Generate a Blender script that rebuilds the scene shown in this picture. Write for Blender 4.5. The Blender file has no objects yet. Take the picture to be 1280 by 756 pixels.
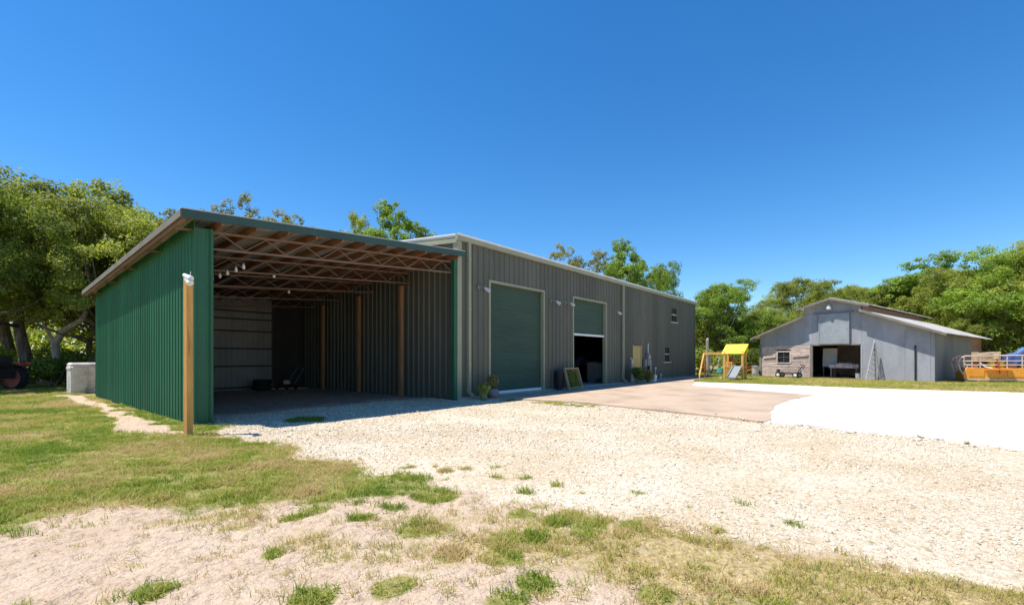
import bpy, math, random
import numpy as np
from mathutils import Vector, Matrix, noise as mnoise

S = bpy.context.scene
COL = S.collection
random.seed(7)
R = math.radians

# ------------------------------------------------------------------ camera, sky, sun, exposure
# world X runs along the workshop front, Y goes back into the buildings, origin at the workshop's near corner
cam_d = bpy.data.cameras.new('camera')
cam = bpy.data.objects.new('camera', cam_d); COL.objects.link(cam)
cam.location = (-11.73, -11.72, 1.5)
cam.rotation_euler = (R(90), 0, R(-50.7))
cam_d.sensor_width = 36; cam_d.lens = 16.06; cam_d.shift_y = 0.0531
cam_d.clip_start = 0.05; cam_d.clip_end = 3000
S.camera = cam

SUN = Vector((-0.30, 0.27, 1.0)).normalized()
w = bpy.data.worlds.new('World'); S.world = w; w.use_nodes = True
nt = w.node_tree; nt.nodes.clear()
sky = nt.nodes.new('ShaderNodeTexSky'); sky.sky_type = 'NISHITA'; sky.sun_disc = False
sky.sun_elevation = math.asin(SUN.z); sky.sun_rotation = math.atan2(SUN.x, SUN.y)
sky.air_density = 1.0; sky.dust_density = 0.0; sky.ozone_density = 6.0; sky.altitude = 0
hs = nt.nodes.new('ShaderNodeHueSaturation'); hs.inputs['Saturation'].default_value = 1.26
bg = nt.nodes.new('ShaderNodeBackground'); bg.inputs['Strength'].default_value = 0.130
wo = nt.nodes.new('ShaderNodeOutputWorld')
nt.links.new(sky.outputs[0], hs.inputs['Color']); nt.links.new(hs.outputs[0], bg.inputs[0]); nt.links.new(bg.outputs[0], wo.inputs[0])
sl = bpy.data.lights.new('sun', 'SUN'); sl.energy = 5.0; sl.angle = R(0.53); sl.color = (1.0, 0.95, 0.87)
so = bpy.data.objects.new('sun', sl); COL.objects.link(so)
so.location = (-20, 20, 60); so.rotation_euler = (-SUN).to_track_quat('-Z', 'Y').to_euler()
S.view_settings.view_transform = 'Standard'; S.view_settings.look = 'None'
S.view_settings.exposure = 0.5; S.view_settings.gamma = 1.0
S.cycles.use_denoising = True
S.cycles.max_bounces = 8; S.cycles.diffuse_bounces = 4; S.cycles.transparent_max_bounces = 8

# ------------------------------------------------------------------ materials
def mat(name, col, rough=0.65, metal=0.0, var=0.12, scale=1.5, stretch=(1, 1, 1), fine=0.06, fscale=30, bump=0.0, bscale=60,
        col2=None, c2scale=0.8, c2lo=0.5, c2hi=0.65, spec=0.4, coords='world', obj=0.0):
    m = bpy.data.materials.new(name); m.use_nodes = True
    t = m.node_tree; n = t.nodes; L = t.links
    p = n['Principled BSDF']
    p.inputs['Roughness'].default_value = rough; p.inputs['Metallic'].default_value = metal
    p.inputs['Specular IOR Level'].default_value = spec
    if coords == 'world':
        g = n.new('ShaderNodeNewGeometry'); src = g.outputs['Position']
    else:
        g = n.new('ShaderNodeTexCoord'); src = g.outputs['Object']
    mp = n.new('ShaderNodeMapping'); mp.inputs['Scale'].default_value = stretch; L.new(src, mp.inputs['Vector'])
    def nz(sc, det=4):
        x = n.new('ShaderNodeTexNoise'); x.inputs['Scale'].default_value = sc; x.inputs['Detail'].default_value = det
        L.new(mp.outputs[0], x.inputs['Vector']); return x.outputs['Fac']
    c = n.new('ShaderNodeRGB'); c.outputs[0].default_value = (*col, 1); cur = c.outputs[0]
    if col2 is not None:
        f = n.new('ShaderNodeMapRange'); f.inputs['From Min'].default_value = c2lo; f.inputs['From Max'].default_value = c2hi
        L.new(nz(c2scale, 6), f.inputs['Value'])
        mx = n.new('ShaderNodeMix'); mx.data_type = 'RGBA'; mx.inputs['B'].default_value = (*col2, 1)
        L.new(f.outputs[0], mx.inputs['Factor']); L.new(cur, mx.inputs['A']); cur = mx.outputs['Result']
    for v, sc in ((var, scale), (fine, fscale)):
        if v <= 0: continue
        f = n.new('ShaderNodeMapRange'); f.inputs['From Min'].default_value = 0.3; f.inputs['From Max'].default_value = 0.7
        f.inputs['To Min'].default_value = 1 - v; f.inputs['To Max'].default_value = 1 + v
        L.new(nz(sc), f.inputs['Value'])
        mx = n.new('ShaderNodeVectorMath'); mx.operation = 'SCALE'
        L.new(cur, mx.inputs[0]); L.new(f.outputs[0], mx.inputs['Scale']); cur = mx.outputs[0]
    if obj > 0:
        oi = n.new('ShaderNodeObjectInfo'); f = n.new('ShaderNodeMapRange'); f.inputs['To Min'].default_value = 1 - obj; f.inputs['To Max'].default_value = 1 + obj
        L.new(oi.outputs['Random'], f.inputs['Value']); mx = n.new('ShaderNodeVectorMath'); mx.operation = 'SCALE'
        L.new(cur, mx.inputs[0]); L.new(f.outputs[0], mx.inputs['Scale']); cur = mx.outputs[0]
    L.new(cur, p.inputs['Base Color'])
    if bump > 0:
        b = n.new('ShaderNodeBump'); b.inputs['Strength'].default_value = 1.0; b.inputs['Distance'].default_value = bump
        L.new(nz(bscale, 5), b.inputs['Height']); L.new(b.outputs[0], p.inputs['Normal'])
    return m

def leaf_mat(name, c1, c2, trans=0.5, inst=False):
    m = bpy.data.materials.new(name); m.use_nodes = True
    t = m.node_tree; n = t.nodes; L = t.links; n.clear()
    out = n.new('ShaderNodeOutputMaterial')
    g = n.new('ShaderNodeNewGeometry'); oi = n.new('ShaderNodeObjectInfo')
    mx = n.new('ShaderNodeMix'); mx.data_type = 'RGBA'
    mx.inputs['A'].default_value = (*c1, 1); mx.inputs['B'].default_value = (*c2, 1)
    L.new(g.outputs['Random Per Island'], mx.inputs['Factor'])
    # low frequency colour drift between branches and between plants
    nz = n.new('ShaderNodeTexNoise'); nz.inputs['Scale'].default_value = 0.45; nz.inputs['Detail'].default_value = 2
    L.new(g.outputs['Position'], nz.inputs['Vector'])
    mr = n.new('ShaderNodeMapRange'); mr.inputs['From Min'].default_value = 0.3; mr.inputs['From Max'].default_value = 0.7
    mr.inputs['To Min'].default_value = 0.7; mr.inputs['To Max'].default_value = 1.3
    L.new(nz.outputs['Fac'], mr.inputs['Value'])
    ad = n.new('ShaderNodeMath'); ad.operation = 'MULTIPLY_ADD'; ad.inputs[1].default_value = 0.35; ad.inputs[2].default_value = 0.82
    L.new(oi.outputs['Random'], ad.inputs[0])
    ml = n.new('ShaderNodeMath'); ml.operation = 'MULTIPLY'; L.new(ad.outputs[0], ml.inputs[0]); L.new(mr.outputs[0], ml.inputs[1])
    sc = n.new('ShaderNodeVectorMath'); sc.operation = 'SCALE'; L.new(mx.outputs['Result'], sc.inputs[0]); L.new(ml.outputs[0], sc.inputs['Scale'])
    d = n.new('ShaderNodeBsdfPrincipled'); d.inputs['Roughness'].default_value = 0.55; d.inputs['Specular IOR Level'].default_value = 0.3
    tr = n.new('ShaderNodeBsdfTranslucent')
    tc = n.new('ShaderNodeMix'); tc.data_type = 'RGBA'; tc.blend_type = 'MULTIPLY'; tc.inputs['Factor'].default_value = 1
    tc.inputs['B'].default_value = (1.3, 1.25, 0.5, 1); L.new(sc.outputs[0], tc.inputs['A'])
    L.new(sc.outputs[0], d.inputs['Base Color']); L.new(tc.outputs['Result'], tr.inputs['Color'])
    ms = n.new('ShaderNodeMixShader'); ms.inputs[0].default_value = trans
    L.new(d.outputs[0], ms.inputs[1]); L.new(tr.outputs[0], ms.inputs[2]); L.new(ms.outputs[0], out.inputs['Surface'])
    return m

def grass_mat(name):
    # green to straw by the 'dry' value stored on each instance
    m = bpy.data.materials.new(name); m.use_nodes = True
    t = m.node_tree; n = t.nodes; L = t.links; n.clear()
    out = n.new('ShaderNodeOutputMaterial')
    at = n.new('ShaderNodeAttribute'); at.attribute_type = 'INSTANCER'; at.attribute_name = 'dry'
    g = n.new('ShaderNodeNewGeometry')
    ad = n.new('ShaderNodeMath'); ad.operation = 'MULTIPLY_ADD'; ad.inputs[1].default_value = 0.5; ad.inputs[2].default_value = -0.25
    L.new(g.outputs['Random Per Island'], ad.inputs[0])
    a2 = n.new('ShaderNodeMath'); a2.operation = 'ADD'; a2.use_clamp = True
    L.new(at.outputs['Fac'], a2.inputs[0]); L.new(ad.outputs[0], a2.inputs[1])
    cr = n.new('ShaderNodeValToRGB'); e = cr.color_ramp.elements
    e[0].position = 0.0; e[0].color = (0.15, 0.25, 0.025, 1)
    e[1].position = 1.0; e[1].color = (0.60, 0.44, 0.22, 1)
    x = e.new(0.35); x.color = (0.31, 0.365, 0.04, 1)
    x = e.new(0.65); x.color = (0.50, 0.42, 0.13, 1)
    L.new(a2.outputs[0], cr.inputs[0])
    d = n.new('ShaderNodeBsdfPrincipled'); d.inputs['Roughness'].default_value = 0.6; d.inputs['Specular IOR Level'].default_value = 0.25
    tr = n.new('ShaderNodeBsdfTranslucent'); L.new(cr.outputs[0], d.inputs['Base Color']); L.new(cr.outputs[0], tr.inputs['Color'])
    ms = n.new('ShaderNodeMixShader'); ms.inputs[0].default_value = 0.45
    L.new(d.outputs[0], ms.inputs[1]); L.new(tr.outputs[0], ms.inputs[2]); L.new(ms.outputs[0], out.inputs['Surface'])
    return m

def stone_mat(name):
    m = bpy.data.materials.new(name); m.use_nodes = True
    t = m.node_tree; n = t.nodes; L = t.links
    p = n['Principled BSDF']; p.inputs['Roughness'].default_value = 0.9; p.inputs['Specular IOR Level'].default_value = 0.15
    oi = n.new('ShaderNodeObjectInfo')
    cr = n.new('ShaderNodeValToRGB'); e = cr.color_ramp.elements
    e[0].position = 0; e[0].color = (0.24, 0.18, 0.11, 1)
    e[1].position = 1; e[1].color = (0.80, 0.73, 0.60, 1)
    x = e.new(0.06); x.color = (0.48, 0.38, 0.25, 1)
    x = e.new(0.3); x.color = (0.62, 0.53, 0.40, 1)
    x = e.new(0.65); x.color = (0.74, 0.65, 0.51, 1)
    L.new(oi.outputs['Random'], cr.inputs[0]); L.new(cr.outputs[0], p.inputs['Base Color'])
    return m

def glass_mat(name, col=(0.02, 0.025, 0.03)):
    m = mat(name, col, rough=0.06, var=0, fine=0, spec=0.6); return m

M = {}
M['green'] = mat('green_painted_steel', (0.020, 0.128, 0.054), 0.62, var=0.14, scale=0.9, stretch=(1, 1, 0.2), fine=0.09, fscale=7, obj=.10, col2=(0.06, 0.13, 0.075), c2scale=1.6, c2lo=.55, c2hi=.85, bump=0.0015, bscale=3)
M['green_trim'] = mat('green_trim_steel', (0.024, 0.115, 0.056), 0.6, var=0.08, fine=0.04)
M['fascia'] = mat('dark_green_fascia', (0.035, 0.075, 0.060), 0.45, var=0.1, fine=0.05)
M['taupe'] = mat('taupe_painted_steel', (0.105, 0.106, 0.078), 0.6, var=0.12, scale=0.8, stretch=(1, 1, 0.15), fine=0.08, fscale=7, obj=.09, col2=(0.13, 0.122, 0.09), c2scale=1.2, c2lo=.5, c2hi=.8, bump=0.0015, bscale=3)
M['sage'] = mat('sage_trim_steel', (0.30, 0.305, 0.20), 0.5, var=0.08, fine=0.04)
M['rolldoor'] = mat('green_roller_curtain', (0.036, 0.076, 0.049), 0.6, var=0.16, scale=0.7, stretch=(0.4, 1, 2.5), fine=0.07, fscale=14)
M['galv'] = mat('galvanised_sheet', (0.46, 0.46, 0.44), 0.45, metal=0.3, var=0.14, stretch=(2, 0.4, 1), fine=0.06)
M['oldgalv'] = mat('weathered_roof_sheet', (0.36, 0.33, 0.29), 0.7, obj=.1, metal=0.1, var=0.16, fine=0.1, col2=(0.33, 0.25, 0.19), c2scale=1.3)
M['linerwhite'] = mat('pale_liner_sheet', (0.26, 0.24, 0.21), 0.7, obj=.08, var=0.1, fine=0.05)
M['white'] = mat('white_paint', (0.75, 0.75, 0.72), 0.5, var=0.06, fine=0.04)
M['purlin'] = mat('brown_purlin_wood', (0.24, 0.115, 0.058), 0.8, var=0.25, scale=2, stretch=(6, 0.6, 6), fine=0.12, bump=0.001)
M['post'] = mat('new_treated_pine', (0.66, 0.33, 0.085), 0.7, col2=(0.30, 0.14, 0.045), c2scale=1.6, c2lo=.62, c2hi=.7, var=0.14, scale=3, stretch=(5, 5, 0.5), fine=0.1, fscale=20, bump=0.001, bscale=20)
M['oldpost'] = mat('brown_post_wood', (0.34, 0.18, 0.08), 0.75, var=0.2, scale=3, stretch=(5, 5, 0.5), fine=0.1, bump=0.001)
M['truss'] = mat('grey_truss_steel', (0.19, 0.125, 0.085), 0.7, metal=0.2, var=0.15, col2=(0.22, 0.12, 0.07), c2scale=4)
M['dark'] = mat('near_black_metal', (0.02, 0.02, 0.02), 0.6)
M['black'] = mat('black_rubber', (0.018, 0.018, 0.018), 0.8)
M['concrete'] = mat('apron_concrete', (0.47, 0.35, 0.25), 0.85, var=0.13, scale=0.5, stretch=(1, 1, 1), fine=0.07, fscale=12, bump=0.002, bscale=60, col2=(0.33, 0.24, 0.17), c2scale=0.55, c2lo=0.48, c2hi=0.72)
M['foundation'] = mat('grey_foundation', (0.36, 0.36, 0.35), 0.9, var=0.12, bump=0.002)
M['block'] = mat('weathered_white_concrete', (0.62, 0.56, 0.50), 0.85, var=0.12, scale=4, fine=0.1, fscale=40, bump=0.004, bscale=25, col2=(0.30, 0.25, 0.17), c2scale=3.2, c2lo=0.5, c2hi=0.7)
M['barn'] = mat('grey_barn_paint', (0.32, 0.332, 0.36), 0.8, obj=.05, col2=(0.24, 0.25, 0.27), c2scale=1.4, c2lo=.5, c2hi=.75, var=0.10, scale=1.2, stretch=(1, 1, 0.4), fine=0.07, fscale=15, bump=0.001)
M['barndoor'] = mat('blue_grey_loft_door', (0.29, 0.32, 0.335), 0.65, var=0.08, scale=2, fine=0.05, col2=(0.33, 0.355, 0.37), c2scale=3)
M['barnshade'] = mat('green_grey_painted_shade', (0.165, 0.178, 0.172), 0.75, var=0.12, scale=1.2, stretch=(1, 1, 0.4), fine=0.07, obj=.06)  # green-grey sheet with the side wall's shade mixed into its colour
M['boards'] = mat('weathered_pink_boards', (0.56, 0.44, 0.375), 0.85, obj=.2, var=0.22, scale=2, stretch=(2, 2, 8), fine=0.14, fscale=14, col2=(0.27, 0.20, 0.165), c2scale=2.5, c2lo=0.55, c2hi=0.7, bump=0.002)
M['brownboards'] = mat('brown_siding', (0.27, 0.175, 0.125), 0.85, obj=.15, var=0.2, stretch=(1, 1, 6), fine=0.1)
M['rake'] = mat('grey_rake_wood', (0.21, 0.185, 0.155), 0.8, var=0.2)
M['barnroof'] = mat('pale_barn_roof', (0.58, 0.55, 0.50), 0.5, metal=0.1, var=0.14, scale=1, fine=0.06, col2=(0.36, 0.30, 0.25), c2scale=0.9, c2lo=0.56, c2hi=0.75)
M['yellow'] = mat('yellow_canvas', (0.85, 0.66, 0.02), 0.6, var=0.05, fine=0.03)
M['cedar'] = mat('cedar_playset_wood', (0.70, 0.39, 0.10), 0.7, var=0.15, stretch=(3, 3, 3), fine=0.1)
M['slide'] = mat('pale_grey_slide', (0.25, 0.27, 0.28), 0.35, var=0.05)
M['teal'] = mat('teal_plastic', (0.12, 0.42, 0.36), 0.4, var=0.05)
M['red'] = mat('faded_red_paint', (0.40, 0.065, 0.04), 0.5, var=0.15)
M['rim'] = mat('faded_pink_red_rim', (0.52, 0.16, 0.12), 0.5, var=0.15)
M['orange'] = mat('orange_machine_paint', (0.85, 0.36, 0.04), 0.5, var=0.13, scale=3, fine=0.06, col2=(0.48, 0.20, 0.05), c2scale=3, c2lo=0.58, c2hi=0.7)
M['rail'] = mat('worn_pink_grey_rail', (0.60, 0.45, 0.36), 0.5, var=0.15)
M['cream'] = mat('cream_crate', (0.60, 0.47, 0.30), 0.8, var=0.18, scale=4)
M['oldframe'] = mat('old_frame_wood', (0.33, 0.25, 0.15), 0.8, var=0.2, scale=4)
M['drum'] = mat('yellow_drum', (0.66, 0.47, 0.02), 0.45, var=0.08)
M['blue'] = mat('blue_tarp', (0.05, 0.12, 0.36), 0.45, var=0.15, scale=4, bump=0.01, bscale=8)
M['blue2'] = mat('pale_blue_plastic', (0.18, 0.30, 0.52), 0.4, var=0.08)
M['grey'] = mat('mid_grey_metal', (0.20, 0.20, 0.20), 0.5, var=0.1)
M['palegrey'] = mat('pale_grey_metal', (0.5, 0.5, 0.48), 0.5, var=0.08)
M['mandoor'] = mat('yellow_ochre_door', (0.44, 0.33, 0.12), 0.6, var=0.12, stretch=(3, 3, 0.7))
M['clay'] = mat('green_glazed_pot', (0.17, 0.19, 0.08), 0.5, var=0.3, scale=8)
M['greypot'] = mat('grey_violet_pot', (0.21, 0.19, 0.21), 0.6, var=0.2, scale=6)
M['quilt'] = mat('pale_pink_quilt', (0.60, 0.47, 0.46), 0.9, var=0.1, scale=6, col2=(0.36, 0.26, 0.27), c2scale=7, c2lo=0.5, c2hi=0.56)
M['bark'] = mat('oak_bark', (0.135, 0.105, 0.08), 0.9, var=0.25, scale=4, stretch=(3, 3, 0.7), fine=0.15, fscale=18, bump=0.01, bscale=14, col2=(0.24, 0.20, 0.16), c2scale=2)
M['palebark'] = mat('pale_bark', (0.40, 0.33, 0.27), 0.9, var=0.25, scale=4, stretch=(3, 3, 0.7), bump=0.008, bscale=14)
M['leafA'] = leaf_mat('oak_leaf', (0.19, 0.25, 0.05), (0.41, 0.44, 0.09))
M['leafB'] = leaf_mat('bright_leaf', (0.15, 0.255, 0.04), (0.32, 0.42, 0.07))
M['leafC'] = leaf_mat('dry_tip_leaf', (0.15, 0.17, 0.05), (0.30, 0.27, 0.09))
M['leafD'] = leaf_mat('dark_leaf', (0.10, 0.15, 0.03), (0.22, 0.27, 0.05))
M['grass'] = grass_mat('grass_blade')
M['stone'] = stone_mat('limerock_stone')
M['whiteroad'] = mat('white_crushed_shell', (0.74, 0.70, 0.64), 0.95, var=0.07, scale=0.6, fine=0.06, fscale=25, bump=0.006, bscale=45, col2=(0.60, 0.54, 0.46), c2scale=1.1, c2lo=0.58, c2hi=0.8)
M['backshade'] = mat('painted_shade_back_panel', (0.035, 0.03, 0.024), 0.8)  # unlit back bay: its shade painted in as near-black brown
M['glass'] = glass_mat('window_glass')
M['flower'] = mat('yellow_flower', (0.62, 0.47, 0.10), 0.7)
M['bulb'] = mat('white_bulb', (0.80, 0.80, 0.76), 0.3, var=0)
M['litter'] = mat('leaf_litter', (0.16, 0.12, 0.07), 0.9)

# ------------------------------------------------------------------ mesh helpers
class MB:
    def __init__(s): s.v = []; s.f = []
    def add(s, vs, fs):
        o = len(s.v); s.v += [tuple(p) for p in vs]; s.f += [tuple(i + o for i in f) for f in fs]; return s
    def box(s, x0, x1, y0, y1, z0, z1):
        return s.add([(x0, y0, z0), (x1, y0, z0), (x1, y1, z0), (x0, y1, z0), (x0, y0, z1), (x1, y0, z1), (x1, y1, z1), (x0, y1, z1)],
                     [(3, 2, 1, 0), (4, 5, 6, 7), (0, 1, 5, 4), (1, 2, 6, 5), (2, 3, 7, 6), (3, 0, 4, 7)])
    def rbox(s, x0, x1, y0, y1, z0, z1, b):            # box with chamfered vertical and top edges
        def ring(i, z): return [(x0 + i, y0 + b, z), (x0 + b, y0 + i, z), (x1 - b, y0 + i, z), (x1 - i, y0 + b, z), (x1 - i, y1 - b, z), (x1 - b, y1 - i, z), (x0 + b, y1 - i, z), (x0 + i, y1 - b, z)]
        b2 = b
        vs = ring(0, z0) + ring(0, z1 - b) + [(x0 + b, y0 + b, z1), (x0 + b, y0 + b, z1), (x1 - b, y0 + b, z1), (x1 - b, y0 + b, z1), (x1 - b, y1 - b, z1), (x1 - b, y1 - b, z1), (x0 + b, y1 - b, z1), (x0 + b, y1 - b, z1)]
        fs = [(i, (i + 1) % 8, (i + 1) % 8 + 8, i + 8) for i in range(8)] + [(i + 8, (i + 1) % 8 + 8, (i + 1) % 8 + 16, i + 16) for i in range(8)] + [(16, 18, 20, 22), (7, 6, 5, 4, 3, 2, 1, 0)]
        return s.add(vs, fs)
    def bar(s, a, b, wd, ht, up=(0, 0, 1)):              # rectangular bar from a to b
        a = Vector(a); b = Vector(b); d = (b - a).normalized(); u = Vector(up)
        if abs(d.dot(u)) > 0.98: u = Vector((0, 1, 0))
        sx = d.cross(u).normalized() * (wd / 2); sy = sx.cross(d).normalized() * (ht / 2)
        return s.add([a - sx - sy, a + sx - sy, a + sx + sy, a - sx + sy, b - sx - sy, b + sx - sy, b + sx + sy, b - sx + sy],
                     [(0, 1, 2, 3), (7, 6, 5, 4), (4, 5, 1, 0), (5, 6, 2, 1), (6, 7, 3, 2), (7, 4, 0, 3)])
    def tube(s, pts, rad, n=8, caps=True):
        pts = [Vector(p) for p in pts]
        if not hasattr(rad, '__len__'): rad = [rad] * len(pts)
        o = len(s.v); prev = None
        for i, p in enumerate(pts):
            d = (pts[min(i + 1, len(pts) - 1)] - pts[max(i - 1, 0)]).normalized()
            if prev is None:
                u = Vector((0, 0, 1)) if abs(d.z) < 0.9 else Vector((1, 0, 0)); x = d.cross(u).normalized()
            else:
                x = (prev - d * prev.dot(d)).normalized()
            prev = x; y = d.cross(x)
            for k in range(n):
                t = 2 * math.pi * k / n; s.v.append(tuple(p + (x * math.cos(t) + y * math.sin(t)) * rad[i]))
        for i in range(len(pts) - 1):
            for k in range(n):
                s.f.append((o + i * n + k, o + i * n + (k + 1) % n, o + (i + 1) * n + (k + 1) % n, o + (i + 1) * n + k))
        if caps:
            s.f.append(tuple(o + k for k in range(n))[::-1]); s.f.append(tuple(o + (len(pts) - 1) * n + k for k in range(n)))
        return s
    def lathe(s, c, prof, n=16, ax='z', caps=True):                 # prof: (r, h)
        o = len(s.v)
        for r, h in prof:
            for k in range(n):
                t = 2 * math.pi * k / n; a, b = r * math.cos(t), r * math.sin(t)
                q = (a, b, h) if ax == 'z' else ((a, h, b) if ax == 'y' else (h, a, b))
                s.v.append((c[0] + q[0], c[1] + q[1], c[2] + q[2]))
        for i in range(len(prof) - 1):
            for k in range(n): s.f.append((o + i * n + k, o + i * n + (k + 1) % n, o + (i + 1) * n + (k + 1) % n, o + (i + 1) * n + k))
        if caps: s.f.append(tuple(o + k for k in range(n))[::-1]); s.f.append(tuple(o + (len(prof) - 1) * n + k for k in range(n)))
        return s
    def prism(s, poly, off):                             # 3D polygon extruded by vector off
        n = len(poly); off = Vector(off)
        return s.add([Vector(p) for p in poly] + [Vector(p) + off for p in poly],
                     [tuple(range(n))[::-1], tuple(range(n, 2 * n))] + [(i, (i + 1) % n, (i + 1) % n + n, i + n) for i in range(n)])
    def mesh(s, name):
        me = bpy.data.meshes.new(name); me.from_pydata(s.v, [], s.f); me.update(); return me
    def build(s, name, m, parent=None, smooth=False, fixn=True):
        me = s.mesh(name)
        if fixn:
            import bmesh
            b = bmesh.new(); b.from_mesh(me); bmesh.ops.recalc_face_normals(b, faces=b.faces); b.to_mesh(me); b.free()
        if smooth:
            me.polygons.foreach_set('use_smooth', [True] * len(me.polygons))
        me.materials.append(M[m] if isinstance(m, str) else m)
        return put(name, me, parent)

def put(name, me, parent=None):
    o = bpy.data.objects.new(name, me); COL.objects.link(o)
    if parent is not None: o.parent = parent
    return o
def thing(name, label, cat, loc=(0, 0, 0), rz=0.0, group=None):
    o = bpy.data.objects.new(name, None); COL.objects.link(o); o.empty_display_size = 0.3
    o.location = loc; o.rotation_euler = (0, 0, rz); return tag(o, label, cat, group)
def tag(o, label, cat, group=None):
    o['label'] = label; o['category'] = cat
    if group: o['group'] = group
    return o
def struct(o): o['kind'] = 'structure'; return o
def stuff(o, label=None, cat=None):
    o['kind'] = 'stuff'
    if label: o['label'] = label; o['category'] = cat
    return o
def copy_tree(o, parent=None, loc=None, rz=None, sc=None):
    c = o.copy(); COL.objects.link(c)
    if parent is not None: c.parent = parent
    if loc is not None: c.location = loc
    if rz is not None: c.rotation_euler = (0, 0, rz)
    if sc is not None: c.scale = sc
    for ch in list(o.children): copy_tree(ch, c)
    return c

def vnoise(x, y, seed=0):
    x = np.asarray(x, float); y = np.asarray(y, float)
    xi = np.floor(x).astype(np.int64); yi = np.floor(y).astype(np.int64); xf = x - xi; yf = y - yi
    def h(a, b):
        n = (a * 374761393 + b * 668265263 + seed * 974711) & 0x7fffffff
        n = ((n ^ (n >> 13)) * 1274126177) & 0x7fffffff
        return ((n ^ (n >> 16)) & 0xffff) / 65535.0
    sx = xf * xf * (3 - 2 * xf); sy = yf * yf * (3 - 2 * yf)
    return (h(xi, yi) * (1 - sx) + h(xi + 1, yi) * sx) * (1 - sy) + (h(xi, yi + 1) * (1 - sx) + h(xi + 1, yi + 1) * sx) * sy
def fbm(x, y, sc, seed=0, octv=4):
    x = np.asarray(x, float); y = np.asarray(y, float)
    a = 0; amp = 1; tot = 0
    for k in range(octv):
        a = a + amp * vnoise(x * sc * 2 ** k + 17.3 * k, y * sc * 2 ** k + 5.1 * k, seed + k); tot += amp; amp *= 0.5
    return a / tot
def sstep(a, b, x):
    t = np.clip((x - a) / (b - a), 0, 1); return t * t * (3 - 2 * t)
def in_poly(x, y, poly):
    x = np.asarray(x, float); y = np.asarray(y, float); r = np.zeros(x.shape, bool); n = len(poly)
    for i in range(n):
        x0, y0 = poly[i]; x1, y1 = poly[(i + 1) % n]
        c = ((y0 > y) != (y1 > y)) & (x < (x1 - x0) * (y - y0) / ((y1 - y0) if y1 != y0 else 1e-9) + x0); r ^= c
    return r

# ------------------------------------------------------------------ ground
APRON = [(-0.1, -0.02), (0.9, -1.4), (1.25, -4.1), (0.5, -8.3), (0.0, -9.45), (0.15, -9.6), (0.45, -9.62), (1.2, -9.5), (2.2, -9.3), (4.2, -9.08), (6.6, -9.15), (9.6, -9.55), (10.6, -7.4), (12.6, -3.9), (16.2, -2.9), (19.0, -2.0), (25.6, -1.7), (25.6, -0.02)]
ROAD = [(0.1, -9.45), (0.0, -11.0), (-0.35, -12.2), (-0.75, -13.5), (-1.5, -17), (-3, -24), (-8, -45), (9, -45), (15.5, -26), (16.6, -18), (16.4, -14.5), (15.8, -11.5), (16.4, -6.4), (16.3, -2.4), (12.0, -2.0), (9.0, -9.0), (2.4, -8.9)]
TUFTS = [(-8.44, -7.97, .32), (-9.09, -8.56, .30), (-9.89, -9.2, .2), (-10.3, -8.94, .17), (-8.1, -9.68, .2), (-8.24, -9.02, .2), (-8.63, -9.41, .17), (-8.87, -9.26, .16),
         (-9.15, -9.5, .19), (-11.36, -5.54, .24), (-10.18, -8.07, .10), (-10.91, -8.04, .14), (-8.23, -9.43, .15), (-8.29, -7.15, .40), (-9.32, -9.12, .18),
         (-9.25, -9.9, .16), (-6.35, -0.85, .5), (-6.97, -11.07, .05), (-7.01, -11.61, .07), (-6.89, -11.93, .05), (-7.87, -9.96, .13), (-7.75, -6.6, .12), (-7.5, -6.9, .08), (-7.35, -7.3, .10), (-7.05, -7.6, .07), (-7.25, -8.7, .08), (-6.9, -9.6, .06), (-7.1, -10.2, .07), (-6.6, -10.6, .05), (-7.6, -7.2, .1), (-7.4, -7.9, .08), (-7.2, -8.2, .08),
         (-8.9, -10.6, .16), (-8.6, -11.2, .15), (-7.7, -8.6, .09), (-7.3, -9.1, .06), (-7.5, -10.6, .07), (-9.6, -9.9, .14), (-9.7, -7.4, .12), (-9.3, -7.9, .12)]
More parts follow.
